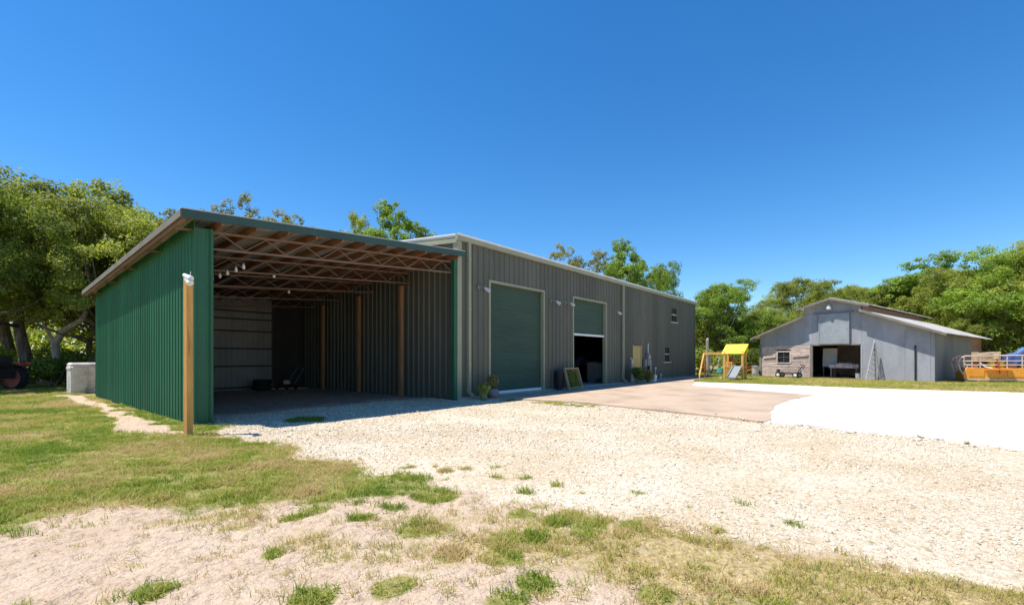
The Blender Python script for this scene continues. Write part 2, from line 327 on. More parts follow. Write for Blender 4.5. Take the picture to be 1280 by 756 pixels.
def masks(x, y):
    """ground cover at world x, y: lawn density, gravel, dry thatch (0..1 each)"""
    n1 = fbm(x, y, 0.55, 3) - 0.5; n2 = fbm(x, y, 2.1, 11) - 0.5; n3 = fbm(x, y, 0.9, 29) - 0.5
    edge = -8.05 + 0.9 * n1 + 0.55 * n2 - 0.25 * sstep(-6, -3, y) + np.where(y > -1.0, 0.25, 0) + 0.5 * (1 - sstep(-11.2, -9.0, y))
    grav = sstep(-0.22, 0.22, x - edge)
    grav = grav * (1 - sstep(15.9, 16.6, x + n1))
    grav = np.where(y > 0.4, ((x > -8.35) & (x < 0.2) & (y < 11.2)).astype(float), grav)
    lawn = (1 - grav)
    # bare pink sand at the photographer's feet, broken tufts between it and the gravel
    lim = -5.9 - 1.25 * sstep(-10.6, -9.3, x) - 0.7 * sstep(-9.2, -8.4, x) + 1.5 * n1 + 0.9 * n2
    bare = (1 - sstep(-0.35, 0.45, y - lim)) * (1 - grav)
    dry = (1 - grav) * sstep(-9.7, -8.6, x + 0.8 * n1) * (1 - sstep(-9.6, -8.2, y + n2)) * 0.74
    dry = np.maximum(dry, bare * sstep(0.02, 0.22, n3 + 0.5 * n2) * 0.5)
    # wheel-worn sandy strip along the green wall
    wc = np.interp(y, [-1.0, 0.6, 2.2, 5.5, 12, 14.5], [-8.85, -9.25, -9.05, -8.95, -8.85, -9.3]); wh = np.interp(y, [-1.0, 0.3, 2, 6, 12, 13.5], [.16, .48, .28, .22, .35, .7])
    wall = (1 - sstep(0.75, 1.15, np.abs(x - wc + 0.7 * n2) / wh + 0.8 * n2)) * sstep(-1.3, -0.6, y + 0.8 * n2) * (1 - sstep(13.3, 14.2, y)) * (y < 14.5)
    lawn = lawn * (1 - bare) * (1 - 0.93 * wall)
    for tx, ty, tr in TUFTS:
        d = np.hypot(x - tx, y - ty) / tr + 0.9 * n2
        k = 1 - sstep(0.65, 1.1, d); lawn = np.maximum(lawn, k); dry = dry * (1 - k); grav = grav * (1 - 0.7 * k)
    zone = (1 - grav * .85) * sstep(-10.4, -9.2, x + n1) * (1 - sstep(-7.6, -6.8, x)) * (1 - sstep(-6.2, -5.2, y))
    k = zone * sstep(0.13, 0.21, (fbm(x, y, 1.9, 83) - .5) + .35 * n2); lawn = np.maximum(lawn, k * .85); dry = dry * (1 - .6 * k)
    # yellowed patches in the lawn
    dry = np.maximum(dry, lawn * sstep(0.10, 0.28, n1 + 0.4 * n2) * 0.45)
    return lawn, grav, dry
def dirt_mask(x, y):
    n2 = fbm(x, y, 1.3, 121) - .5
    return ((x > -8.36) & (x < -.2) & (y < 11.6)) * sstep(0.6, 3.2, y + 2.2 * n2)

def lines(a, b, step, lo, hi, fa, fb):
    c = list(np.arange(a, fa, step)) + list(np.arange(fa, fb, step * .5)) + list(np.arange(fb, b + 1e-6, step)); s = step; x = c[-1]
    while x < hi: s *= 1.22; x += s; c.append(min(x, hi))
    s = step; x = c[0]; pre = []
    while x > lo: s *= 1.22; x -= s; pre.append(max(x, lo))
    return np.array(pre[::-1] + c)
gx = lines(-16, 1.5, 0.085, -900, 900, -12.6, -7.4); gy = lines(-13.5, 3.5, 0.085, -900, 900, -11.0, -5.2)
X, Y = np.meshgrid(gx, gy, indexing='ij')
lawn, grav, dry = masks(X, Y)
near = sstep(0, 1, np.clip((26 - np.hypot(X + 8, Y + 3)) / 12, 0, 1))
APx = in_poly(X, Y, APRON) | in_poly(X, Y, ROAD)
Z = (fbm(X, Y, 2.6, 41, 2) - 0.5) * 0.06 + (fbm(X, Y, 7.5, 43, 2) - 0.5) * 0.045 + (fbm(X, Y, 0.35, 42) - 0.5) * 0.10
sandy = (1 - lawn) * (1 - grav)
Z = Z * (0.35 + 0.65 * np.clip(sandy + lawn * 0.4, 0, 1)) - 0.01
Z = Z * near - 0.008
Z = np.where((X > -0.6) & (Y > -11.0), np.minimum(Z, -0.03), Z); Z = np.where(X > -0.2, np.minimum(Z, -0.03), Z)
Z = np.where((X > -8.6) & (X < 1) & (Y > -1.0) & (Y < 13), np.clip(Z, -0.03, 0.0), Z)
nx, ny = X.shape
me = bpy.data.meshes.new('ground')
idx = np.arange(nx * ny).reshape(nx, ny)
F = np.stack([idx[:-1, :-1], idx[1:, :-1], idx[1:, 1:], idx[:-1, 1:]], -1).reshape(-1, 4)
def np_mesh(me, V, F):
    k = F.shape[1]
    me.vertices.add(len(V)); me.vertices.foreach_set('co', np.asarray(V, np.float32).ravel())
    me.loops.add(F.size); me.loops.foreach_set('vertex_index', F.astype(np.int32).ravel())
    me.polygons.add(len(F)); me.polygons.foreach_set('loop_start', np.arange(0, F.size, k, dtype=np.int32))
    me.update(calc_edges=True); me.validate(); return me
np_mesh(me, np.stack([X, Y, Z], -1).reshape(-1, 3), F)
at = me.attributes.new('cover', 'FLOAT_COLOR', 'POINT')
at.data.foreach_set('color', np.stack([lawn, grav, dry, dirt_mask(X, Y)], -1).astype(np.float32).ravel())
me.polygons.foreach_set('use_smooth', [True] * len(me.polygons))
gm = bpy.data.materials.new('yard_ground'); gm.use_nodes = True
t = gm.node_tree; n = t.nodes; L = t.links; p = n['Principled BSDF']; p.inputs['Roughness'].default_value = 0.95; p.inputs['Specular IOR Level'].default_value = 0.1
a = n.new('ShaderNodeAttribute'); a.attribute_name = 'cover'; sep = n.new('ShaderNodeSeparateColor'); L.new(a.outputs['Color'], sep.inputs[0])
geo = n.new('ShaderNodeNewGeometry')
def gn(sc, det=5, rough=0.6):
    x = n.new('ShaderNodeTexNoise'); x.inputs['Scale'].default_value = sc; x.inputs['Detail'].default_value = det; x.inputs['Roughness'].default_value = rough
    L.new(geo.outputs['Position'], x.inputs['Vector']); return x.outputs['Fac']
def ramp(fac, stops):
    r = n.new('ShaderNodeValToRGB'); e = r.color_ramp.elements
    e[0].position, e[0].color = stops[0][0], (*stops[0][1], 1); e[1].position, e[1].color = stops[-1][0], (*stops[-1][1], 1)
    for q, c in stops[1:-1]: x = e.new(q); x.color = (*c, 1)
    L.new(fac, r.inputs[0]); return r.outputs[0]
def mixc(f, a_, b_):
    x = n.new('ShaderNodeMix'); x.data_type = 'RGBA'; L.new(f, x.inputs['Factor']); L.new(a_, x.inputs['A']); L.new(b_, x.inputs['B']); return x.outputs['Result']
def softmask(chan, sc, width=0.25):
    # the mask's edge broken up by fine noise
    nzv = gn(sc, 6, 0.7)
    ad = n.new('ShaderNodeMath'); ad.operation = 'ADD'; L.new(chan, ad.inputs[0]); L.new(nzv, ad.inputs[1])
    mr = n.new('ShaderNodeMapRange'); mr.inputs['From Min'].default_value = 1.0 - width; mr.inputs['From Max'].default_value = 1.0 + width
    L.new(ad.outputs[0], mr.inputs['Value']); return mr.outputs[0]
sand = ramp(gn(1.3), [(0.3, (0.48, 0.345, 0.235)), (0.5, (0.60, 0.45, 0.32)), (0.7, (0.68, 0.545, 0.41))])
sandd = ramp(gn(16, 6, 0.75), [(0.36, (0.20, 0.14, 0.09)), (0.46, (0.55, 0.41, 0.295)), (0.7, (0.68, 0.545, 0.41))])
x = n.new('ShaderNodeMix'); x.data_type = 'RGBA'; x.inputs['Factor'].default_value = 0.6; L.new(sand, x.inputs['A']); L.new(sandd, x.inputs['B']); sand = x.outputs['Result']
vor = n.new('ShaderNodeTexVoronoi'); vor.inputs['Scale'].default_value = 30; L.new(geo.outputs['Position'], vor.inputs['Vector'])
vor2 = n.new('ShaderNodeTexVoronoi'); vor2.inputs['Scale'].default_value = 30; vor2.feature = 'DISTANCE_TO_EDGE'; L.new(geo.outputs['Position'], vor2.inputs['Vector'])
sepv = n.new('ShaderNodeSeparateColor'); L.new(vor.outputs['Color'], sepv.inputs[0])
gravc = ramp(sepv.outputs[0], [(0.0, (0.42, 0.33, 0.22)), (0.08, (0.60, 0.49, 0.34)), (0.35, (0.68, 0.57, 0.435)), (1.0, (0.78, 0.685, 0.55))])
gravt = ramp(gn(0.7), [(0.35, (0.84, 0.78, 0.68)), (0.65, (1.0, 1.0, 1.0))])
x = n.new('ShaderNodeMix'); x.data_type = 'RGBA'; x.blend_type = 'MULTIPLY'; x.inputs['Factor'].default_value = 1; L.new(gravc, x.inputs['A']); L.new(gravt, x.inputs['B']); gravc = x.outputs['Result']
thatch = ramp(gn(22, 6, 0.75), [(0.35, (0.22, 0.15, 0.06)), (0.5, (0.46, 0.35, 0.16)), (0.68, (0.62, 0.49, 0.30))])
soil = ramp(gn(14, 6, 0.75), [(0.33, (0.13, 0.145, 0.03)), (0.5, (0.27, 0.26, 0.075)), (0.68, (0.46, 0.37, 0.19))])
c = mixc(softmask(sep.outputs[2], 11, 0.16), sand, thatch)
c = mixc(softmask(sep.outputs[0], 7), c, soil)
c = mixc(softmask(sep.outputs[1], 6, 0.2), c, gravc)
dirt = ramp(gn(5, 6, 0.7), [(0.35, (0.26, 0.21, 0.16)), (0.55, (0.42, 0.35, 0.28)), (0.72, (0.56, 0.49, 0.41))])
c = mixc(softmask(a.outputs['Alpha'], 5, 0.25), c, dirt)
L.new(c, p.inputs['Base Color'])
b1 = n.new('ShaderNodeBump'); b1.inputs['Distance'].default_value = 0.06; b1.inputs['Strength'].default_value = 1; L.new(gn(13, 6, 0.65), b1.inputs['Height'])
b2 = n.new('ShaderNodeBump'); b2.inputs['Distance'].default_value = 0.012; b2.inputs['Strength'].default_value = 0.7
L.new(vor2.outputs['Distance'], b2.inputs['Height']); L.new(b1.outputs[0], b2.inputs['Normal']); L.new(b2.outputs[0], p.inputs['Normal'])
me.materials.append(gm)
struct(put('ground', me))

def ragged(poly, step=0.12, amp=0.10, seed=5, keep=None):
    out = []
    for i in range(len(poly)):
        a_ = np.array(poly[i]); b_ = np.array(poly[(i + 1) % len(poly)]); ln = np.linalg.norm(b_ - a_); k = max(1, int(ln / step))
        nr = np.array([-(b_ - a_)[1], (b_ - a_)[0]]) / max(ln, 1e-6)
        for j in range(k):
            q = a_ + (b_ - a_) * j / k
            am = 0 if (keep and keep(q)) else amp
            out.append(q + nr * am * 2 * (float(fbm(q[0], q[1], 1.6, seed, 5)) - 0.5) * 2)
    return out
def sheet(name, poly, z, th, m):
    import bmesh
    b = bmesh.new(); vs = [b.verts.new((q[0], q[1], z)) for q in poly]
    f = b.faces.new(vs); b.normal_update()
    if f.normal.z < 0: f.normal_flip()
    r = bmesh.ops.extrude_face_region(b, geom=[f]); bmesh.ops.translate(b, verts=[e for e in r['geom'] if isinstance(e, bmesh.types.BMVert)], vec=(0, 0, th))
    bmesh.ops.recalc_face_normals(b, faces=b.faces); bmesh.ops.triangulate(b, faces=[x for x in b.faces if len(x.verts) > 4])
    me = bpy.data.meshes.new(name); b.to_mesh(me); b.free(); me.materials.append(M[m]); return struct(put(name, me))
sheet('white_gravel_road', ragged(ROAD, 0.06, 0.13, 9), -0.06, 0.066, 'whiteroad')
sheet('concrete_apron', ragged(APRON, 0.12, 0.035, 4, keep=lambda q: q[1] > -0.3), -0.055, 0.075, 'concrete')

# ------------------------------------------------------------------ scattered grass and stones (geometry nodes on points)
def scatter_group():
    g = bpy.data.node_groups.new('scatter', 'GeometryNodeTree')
    g.interface.new_socket('Geometry', in_out='INPUT', socket_type='NodeSocketGeometry')
    g.interface.new_socket('Geometry', in_out='OUTPUT', socket_type='NodeSocketGeometry')
    N = g.nodes; K = g.links
    gi = N.new('NodeGroupInput'); go = N.new('NodeGroupOutput')
    def attr(name, ty):
        x = N.new('GeometryNodeInputNamedAttribute'); x.data_type = ty; x.inputs['Name'].default_value = name
        return [o for o in x.outputs if o.name == 'Attribute' and o.enabled][0]
    se = N.new('GeometryNodeSeparateGeometry'); se.domain = 'POINT'
    K.new(gi.outputs[0], se.inputs['Geometry']); K.new(attr('is_src', 'BOOLEAN'), se.inputs['Selection'])
    sp = N.new('GeometryNodeSplitToInstances'); sp.domain = 'FACE'
    K.new(se.outputs['Selection'], sp.inputs['Geometry']); K.new(attr('variant', 'INT'), sp.inputs['Group ID'])
    ip = N.new('GeometryNodeInstanceOnPoints')
    K.new(se.outputs['Inverted'], ip.inputs['Points']); K.new(sp.outputs['Instances'], ip.inputs['Instance'])
    ip.inputs['Pick Instance'].default_value = True
    K.new(attr('pick', 'INT'), ip.inputs['Instance Index'])
    er = N.new('FunctionNodeEulerToRotation'); K.new(attr('rot', 'FLOAT_VECTOR'), er.inputs[0]); K.new(er.outputs[0], ip.inputs['Rotation'])
    K.new(attr('scl', 'FLOAT_VECTOR'), ip.inputs['Scale'])
    K.new(ip.outputs[0], go.inputs[0]); return g
SG = scatter_group()
def scatter(name, variants, pts, rot, scl, dryv, m):
    """variants: list of (V, F) triangle/quad arrays; pts Nx3"""
    V = []; F = []; var = []; o = 0
    for i, (v, f) in enumerate(variants):
        V.append(v); F.append(np.asarray(f) + o); o += len(v); var += [i] * len(v)
    V = np.concatenate(V + [pts]); F = np.concatenate(F)
    me = bpy.data.meshes.new(name); np_mesh(me, V, F)
    ns = o; nt_ = len(V); N = len(pts)
    def A(nm, ty, key, arr):
        a_ = me.attributes.new(nm, ty, 'POINT'); a_.data.foreach_set(key, arr)
    A('is_src', 'BOOLEAN', 'value', np.concatenate([np.ones(ns, bool), np.zeros(N, bool)]))
    A('variant', 'INT', 'value', np.concatenate([np.array(var, np.int32), np.zeros(N, np.int32)]))
    rng = np.random.default_rng(len(pts))
    A('pick', 'INT', 'value', np.concatenate([np.zeros(ns, np.int32), rng.integers(0, len(variants), N).astype(np.int32)]))
    A('rot', 'FLOAT_VECTOR', 'vector', np.concatenate([np.zeros((ns, 3)), rot]).astype(np.float32).ravel())
    A('scl', 'FLOAT_VECTOR', 'vector', np.concatenate([np.ones((ns, 3)), scl]).astype(np.float32).ravel())
    A('dry', 'FLOAT', 'value', np.concatenate([np.zeros(ns), dryv]).astype(np.float32))
    me.materials.append(M[m])
    ob = put(name, me); md = ob.modifiers.new('scatter', 'NODES'); md.node_group = SG
    return ob
def ground_z(px, py):
    i = np.clip(np.searchsorted(gx, px) - 1, 0, nx - 2); j = np.clip(np.searchsorted(gy, py) - 1, 0, ny - 2)
    fx = (px - gx[i]) / (gx[i + 1] - gx[i]); fy = (py - gy[j]) / (gy[j + 1] - gy[j])
    return (Z[i, j] * (1 - fx) + Z[i + 1, j] * fx) * (1 - fy) + (Z[i, j + 1] * (1 - fx) + Z[i + 1, j + 1] * fx) * fy

def clump(rng, nb, rad, h, wd, lean):
    V = []; F = []
    for _ in range(nb):
        a_ = rng.uniform(0, 6.283); r = rad * math.sqrt(rng.uniform()); bx, by = r * math.cos(a_), r * math.sin(a_)
        d = rng.uniform(0, 6.283); hh = h * rng.uniform(0.45, 1.15); ln = lean * rng.uniform(0.3, 1.3) * hh; q = d + 1.57 + rng.normal(0, 0.4)
        dx, dy = math.cos(d), math.sin(d); sx, sy = math.cos(q) * wd * rng.uniform(.7, 1.3) / 2, math.sin(q) * wd / 2
        o = len(V)
        V += [(bx - sx, by - sy, -0.012), (bx + sx, by + sy, -0.012), (bx + dx * ln * .35 + sx * .8, by + dy * ln * .35 + sy * .8, hh * .6), (bx + dx * ln * .35 - sx * .8, by + dy * ln * .35 - sy * .8, hh * .6),
              (bx + dx * ln + sx * .12, by + dy * ln + sy * .12, hh), (bx + dx * ln - sx * .12, by + dy * ln - sy * .12, hh)]
        F += [(o, o + 1, o + 2, o + 3), (o + 3, o + 2, o + 4, o + 5)]
    return np.array(V), np.array(F)
rng = np.random.default_rng(3)
vars_g = [clump(rng, 15, 0.06, 0.042, 0.0065, 1.7) for _ in range(8)]
def visible(px, py, margin=0.12):
    dx = px + 11.73; dy = py + 11.72; d = dx * .774 + dy * .633; l = dx * .633 - dy * .774
    return (d > 2.0) & (np.abs(l) < d * (1.121 + margin)), d
def sample(x0, x1, y0, y1, dens, fn):
    N = int((x1 - x0) * (y1 - y0) * dens); px = rng.uniform(x0, x1, N); py = rng.uniform(y0, y1, N)
    v, d = visible(px, py); px, py, d = px[v], py[v], d[v]
    k = rng.uniform(size=len(px)) < fn(px, py, d); return px[k], py[k], d[k]
def free(px, py):
    return ~(in_poly(px, py, APRON) | in_poly(px, py, ROAD)) & ~((px > -8.42) & (px < 26) & (py > -0.05) & (py < 19))
# lawn
PX = []; PY = []; SC = []; DR = []
for (x0, x1, y0, y1, dn, sc, lo, hi) in [(-17, -6.2, -11.5, 3.5, 400, 1.0, 0, 8.5), (-20, -5.8, -9, 9, 300, 1.05, 8.4, 13), (-28, -7, -4, 22, 150, 1.4, 12.9, 24)]:
    def fn(px, py, d):
        l, g, dr = masks(px, py); return np.where((d >= lo) & (d < hi), np.clip(l * 1.1 - 0.08, 0, 1) * (0.35 + 0.65 * sstep(.38, .56, fbm(px, py, 2.6, 73))), 0) * free(px, py)
    px, py, d = sample(x0, x1, y0, y1, dn, fn); l, g, dr = masks(px, py)
    PX.append(px); PY.append(py); SC.append(sc * rng.uniform(0.55, 1.25, len(px)) * (0.8 + 0.5 * fbm(px, py, 1.7, 77)))
    DR.append(np.clip(0.31 + 1.1 * dr + 1.9 * (fbm(px, py, 1.2, 55) - 0.5) + rng.normal(0, 0.13, len(px)), 0, 1))
# far verge in front of the barn and around the playset
def fnv(px, py, d): return np.where((px > 16.0 + 0.8 * (fbm(px, py, .8, 5) - .5)), 0.8, 0) * free(px, py)
px, py, d = sample(15.5, 34, -24, 2, 45, fnv)
PX.append(px); PY.append(py); SC.append(1.7 * rng.uniform(.6, 1.2, len(px))); DR.append(np.clip(0.42 + 0.9 * (fbm(px, py, .5, 56) - 0.5) + rng.normal(0, .15, len(px)), 0, 1))
# strip of grass along the apron edge by the first door
px = rng.uniform(-.3, 1.2, 900); py = -1.2 - (px - 0) * rng.uniform(-.1, .1, 900) - rng.uniform(0, 3.6, 900) ** 1.0
k = (fbm(px, py, 1.4, 91) > 0.47) & ~in_poly(px, py, APRON) & (px > 0.45 - 0.1 * rng.uniform(size=900)); px, py = px[k], py[k]
PX.append(px); PY.append(py); SC.append(1.1 * rng.uniform(.6, 1.2, len(px))); DR.append(np.clip(rng.normal(.3, .15, len(px)), 0, 1))
PX = np.concatenate(PX); PY = np.concatenate(PY); SC = np.concatenate(SC); DR = np.concatenate(DR)
PZ = ground_z(PX, PY); N = len(PX)
stuff(scatter('lawn_grass', vars_g, np.stack([PX, PY, PZ], -1), np.stack([rng.normal(0, .15, N), rng.normal(0, .15, N), rng.uniform(0, 6.28, N)], -1), np.stack([SC, SC, SC * rng.uniform(.8, 1.3, N)], -1), DR, 'grass'),
      'patchy green lawn grass around the green shed', 'grass')
# thin dry grass over sand and thatch
def fnd(px, py, d):
    l, g, dr = masks(px, py); return np.clip(dr * 1.2 * sstep(.42, .58, fbm(px, py, 3.2, 15)) + 0.05 * (1 - g), 0, 1) * (1 - l) * free(px, py)
vars_d = [clump(rng, 12, 0.06, 0.042, 0.005, 1.5) for _ in range(6)]
px, py, d = sample(-14, -6.4, -12.6, -3, 520, fnd); N = len(px); sc = rng.uniform(.5, 1.2, N)
stuff(scatter('dry_grass', vars_d, np.stack([px, py, ground_z(px, py)], -1), np.stack([rng.normal(0, .2, N), rng.normal(0, .2, N), rng.uniform(0, 6.28, N)], -1), np.stack([sc, sc, sc], -1), np.clip(rng.normal(.58, .2, N), 0, 1), 'grass'),
      'thin straw coloured grass over the sand', 'grass')
# limerock stones
def ico():
    b = __import__('bmesh').new(); __import__('bmesh').ops.create_icosphere(b, subdivisions=1, radius=0.5)
    V = np.array([v.co[:] for v in b.verts]); F = np.array([[v.index for v in f.verts] for f in b.faces]); b.free(); return V, F
IV, IF = ico(); vars_s = []
for k in range(7):
    v = IV * rng.uniform(.62, 1.18, (len(IV), 1)) * np.array([1, rng.uniform(.6, .95), rng.uniform(.32, .52)]); vars_s.append((v, IF))
PX = []; PY = []; SC = []
for (x0, x1, y0, y1, dn, s0, lo, hi, cov) in [(-8.6, -3.0, -13, -4, 1900, .0140, 0, 6.3, .55), (-8.6, 0, -13, 0, 1300, .018, 6.2, 9.5, .6), (-8.4, 1.4, -11, 1.5, 700, .0235, 9.3, 19, .65), (-12.5, -8, -12.6, -5, 60, .012, 0, 8, .5)]:
    def fns(px, py, d):
        l, g, dr = masks(px, py); base = g if cov != .5 else (1 - g)
        return (1 - .8 * dirt_mask(px, py)) * np.where((d >= lo) & (d < hi), base * np.clip(cov + 1.5 * (fbm(px, py * .35, .8, 61) - .5), .12, 1), 0) * (1 - .85 * l) * ~(in_poly(px, py, APRON) | in_poly(px, py, ROAD))
    px, py, d = sample(x0, x1, y0, y1, dn, fns); PX.append(px); PY.append(py); SC.append(s0 * rng.lognormal(0, .42, len(px)))
# kicked-up lumps along the edges of the apron and the road
for (x0, y0, x1, y1, nn) in [(1.1, -3.0, 0.1, -9.3, 420), (0.1, -9.5, -0.8, -13.6, 520)]:
    t_ = rng.uniform(size=nn); PX.append(x0 + (x1 - x0) * t_ - rng.normal(0.10, .20, nn)); PY.append(y0 + (y1 - y0) * t_ + rng.normal(0, .1, nn)); SC.append(.03 * rng.lognormal(0, .55, nn))
px = rng.uniform(0, 16, 160); py = rng.uniform(-20, -9, 160); k = in_poly(px, py, ROAD) & ~in_poly(px, py, APRON); PX.append(px[k]); PY.append(py[k]); SC.append(.035 * rng.lognormal(0, .4, k.sum()))
PX = np.concatenate(PX); PY = np.concatenate(PY); SC = np.concatenate(SC); N = len(PX)
PZ = np.where(in_poly(PX, PY, APRON), 0.02, np.where(in_poly(PX, PY, ROAD), 0.006, ground_z(PX, PY))) + SC * .12
stuff(scatter('gravel_stones', vars_s, np.stack([PX, PY, PZ], -1), np.stack([rng.normal(0, .35, N), rng.normal(0, .35, N), rng.uniform(0, 6.28, N)], -1), np.stack([SC, SC, SC], -1), np.zeros(N), 'stone'),
      'loose pale limerock gravel spread over the yard', 'gravel')

# ------------------------------------------------------------------ ribbed metal sheets
def rib_profile(a0, a1, pitch, hb, ht, h, phase=0.0):
    """(along, out) points of a trapezoid-rib sheet between a0 and a1, ribs on a global grid"""
    pts = [(a0, 0.0)]
    k = math.floor((a0 - phase) / pitch) - 1
    while True:
        c = phase + k * pitch; k += 1
        if c - hb / 2 > a1: break
        for q, o in ((c - hb / 2, 0.0), (c - ht / 2, h), (c + ht / 2, h), (c + hb / 2, 0.0)):
            if a0 + 1e-4 < q < a1 - 1e-4: pts.append((q, o))
    pts.append((a1, 0.0)); return pts
def sheet_mb(mb, prof, place, z0, ztop):
    """extrude the profile upwards; place(along, out, z) gives the point; z0/ztop numbers or functions of along"""
    f0 = z0 if callable(z0) else (lambda a_: z0); f1 = ztop if callable(ztop) else (lambda a_: ztop)
    vs = []; fs = []
    for a_, o in prof: vs += [place(a_, o, f0(a_)), place(a_, o, f1(a_))]
    for i in range(len(prof) - 1): fs.append((2 * i, 2 * i + 2, 2 * i + 3, 2 * i + 1))
    return mb.add(vs, fs)
def wall_sheets(parent, m, a0, a1, wd, place, z0, ztop, openings=(), pitch=0.305, hb=.09, ht=.035, h=.042, name='wall_panel'):
    """one object per sheet, cut round the openings (a0, a1, z0, z1)"""
    a_ = a0; i = 0
    while a_ < a1 - 0.02:
        b_ = min(a_ + wd, a1); cuts = sorted({a_, b_} | {q for op in openings for q in op[:2] if a_ < q < b_}); mb = MB()
        for s0, s1 in zip(cuts[:-1], cuts[1:]):
            mid = (s0 + s1) / 2; segs = [(z0, ztop)]
            for op in openings:
                if op[0] < mid < op[1]:
                    new = []
                    for q0, q1 in segs:
                        top1 = q1(mid) if callable(q1) else q1; bot = q0
                        if op[2] >= top1 or op[3] <= bot: new.append((q0, q1)); continue
                        if op[2] > bot + 0.01: new.append((q0, op[2]))
                        if op[3] < top1 - 0.01: new.append((op[3], q1))
                    segs = new
            for q0, q1 in segs: sheet_mb(mb, rib_profile(s0, s1, pitch, hb, ht, h), place, q0, q1)
        if mb.v:
            lap = 0.0015 * (i % 2); mb.v = [tuple(Vector(p_) + Vector(place(0, lap, 0)) - Vector(place(0, 0, 0))) for p_ in mb.v]
            mb.build(name, m, parent, fixn=False)
        a_ = b_; i += 1

# ------------------------------------------------------------------ workshop
WX0, WX1, WD, WE = -0.45, 25.43, 18.0, 5.62
ws = thing('workshop_building', 'long taupe metal workshop with two green roller doors and sage trim', 'building')
OPEN = [(1.25, 4.73, -1, 4.34), (7.26, 10.51, -1, 4.34), (13.93, 15.19, -1, 2.23), (18.94, 19.99, 1.17, 2.22), (20.22, 21.36, 3.98, 5.02)]
wall_sheets(ws, 'taupe', WX0, WX1, 0.915, lambda a_, o, z: (a_, -o, z), 0.06, WE, OPEN)
gab = lambda y: WE + 0.083 * min(y, WD - y)
wall_sheets(ws, 'taupe', 0.0, WD, 0.915, lambda a_, o, z: (WX0 - o, a_, z), -0.06, gab)
wall_sheets(ws, 'taupe', 0.0, WD, 0.915, lambda a_, o, z: (WX1 + o, a_, z), -0.06, gab)
wall_sheets(ws, 'taupe', WX0, WX1, 1.83, lambda a_, o, z: (a_, WD + o, z), -0.06, WE)
for j, (y0, y1, za, zb) in enumerate([(-0.10, WD / 2, WE + 0.10, WE + 0.10 + .083 * (WD / 2 + .1)), (WD / 2, WD + 0.1, WE + 0.10 + .083 * (WD / 2 + .1), WE + 0.10)]):
    mb = MB(); mb.prism([(WX0 - .12, y0, za), (WX1 + .12, y0, za), (WX1 + .12, y1, zb), (WX0 - .12, y1, zb)], (0, 0, .05)); rf = mb.build('roof', 'galv', ws)
    rb = MB()
    q = WX0
    while q < WX1: rb.prism([(q - .04, y0, za + .052), (q + .04, y0, za + .052), (q + .04, y1, zb + .052), (q - .04, y1, zb + .052)], (0, 0, .04)); q += .61
    rb.build('roof_rib', 'galv', rf)['kind'] = 'stuff'
MB().prism([(WX0 - .14, -.15, WE - .02), (WX0 - .14, -.15, WE + .2), (WX0 - .14, -.03, WE + .2), (WX0 - .14, -.03, WE - .02)], (WX1 - WX0 + .28, 0, 0)).build('eave_gutter', 'sage', ws)
MB().box(WX0 - .14, WX1 + .14, -.17, -.152, WE + .15, WE + .215).build('gutter_lip', 'white', ws)
for xs, xo in ((WX0, -.10), (WX1, .03)):
    for ya, yb in ((-.14, WD / 2), (WD / 2 + .002, WD + .1)):
        za, zb = WE + .083 * min(ya, WD - ya), WE + .083 * min(yb, WD - yb)
        MB().prism([(xs + xo, ya, za - .10), (xs + xo, yb, zb - .10), (xs + xo, yb, zb + .16), (xs + xo, ya, za + .16)], (.07, 0, 0)).build('rake_trim', 'sage', ws)
        MB().prism([(xs + xo - .03, ya, za + .162), (xs + xo - .03, yb, zb + .162), (xs + xo - .03, yb, zb + .21), (xs + xo - .03, ya, za + .21)], (.13, 0, 0)).build('rake_cap', 'white', ws)
MB().box(WX0 - .045, WX0 + .16, -.045, -.002, .03, WE - .02).build('corner_trim', 'sage', ws)
MB().box(WX0 - .045, WX0 - .003, 0, .2, .03, WE - .1).build('corner_trim', 'sage', ws)
MB().box(WX1 - .14, WX1 + .045, -.045, -.002, .03, WE - .02).build('corner_trim', 'taupe', ws)
for xd in (0.03, 12.5):
    mb = MB(); mb.box(xd - .06, xd + .06, -.15, -.045, .22, WE - .02); mb.bar((xd, -.1, .24), (xd, -.32, .08), .11, .09); ds = mb.build('downspout', 'sage', ws)
    for zz in (1.2, 3.2, 5.0): MB().box(xd - .075, xd + .075, -.157, -.04, zz, zz + .05).build('bracket', 'sage', ds)
MB().box(WX0 - .02, WX1 + .02, -.05, .25, -.1, .055).build('foundation', 'foundation', ws)
MB().box(WX0 + .05, WX1 - .05, .25, WD - .05, -.1, .05).build('floor_slab', 'foundation', ws)
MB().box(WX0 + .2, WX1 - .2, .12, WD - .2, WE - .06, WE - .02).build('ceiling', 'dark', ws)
for xd in (5.9, 12.2, 18.5):        # frame columns seen through the open door
    MB().box(xd - .1, xd + .1, .4, .75, .05, WE - .06).build('column', 'grey', ws)
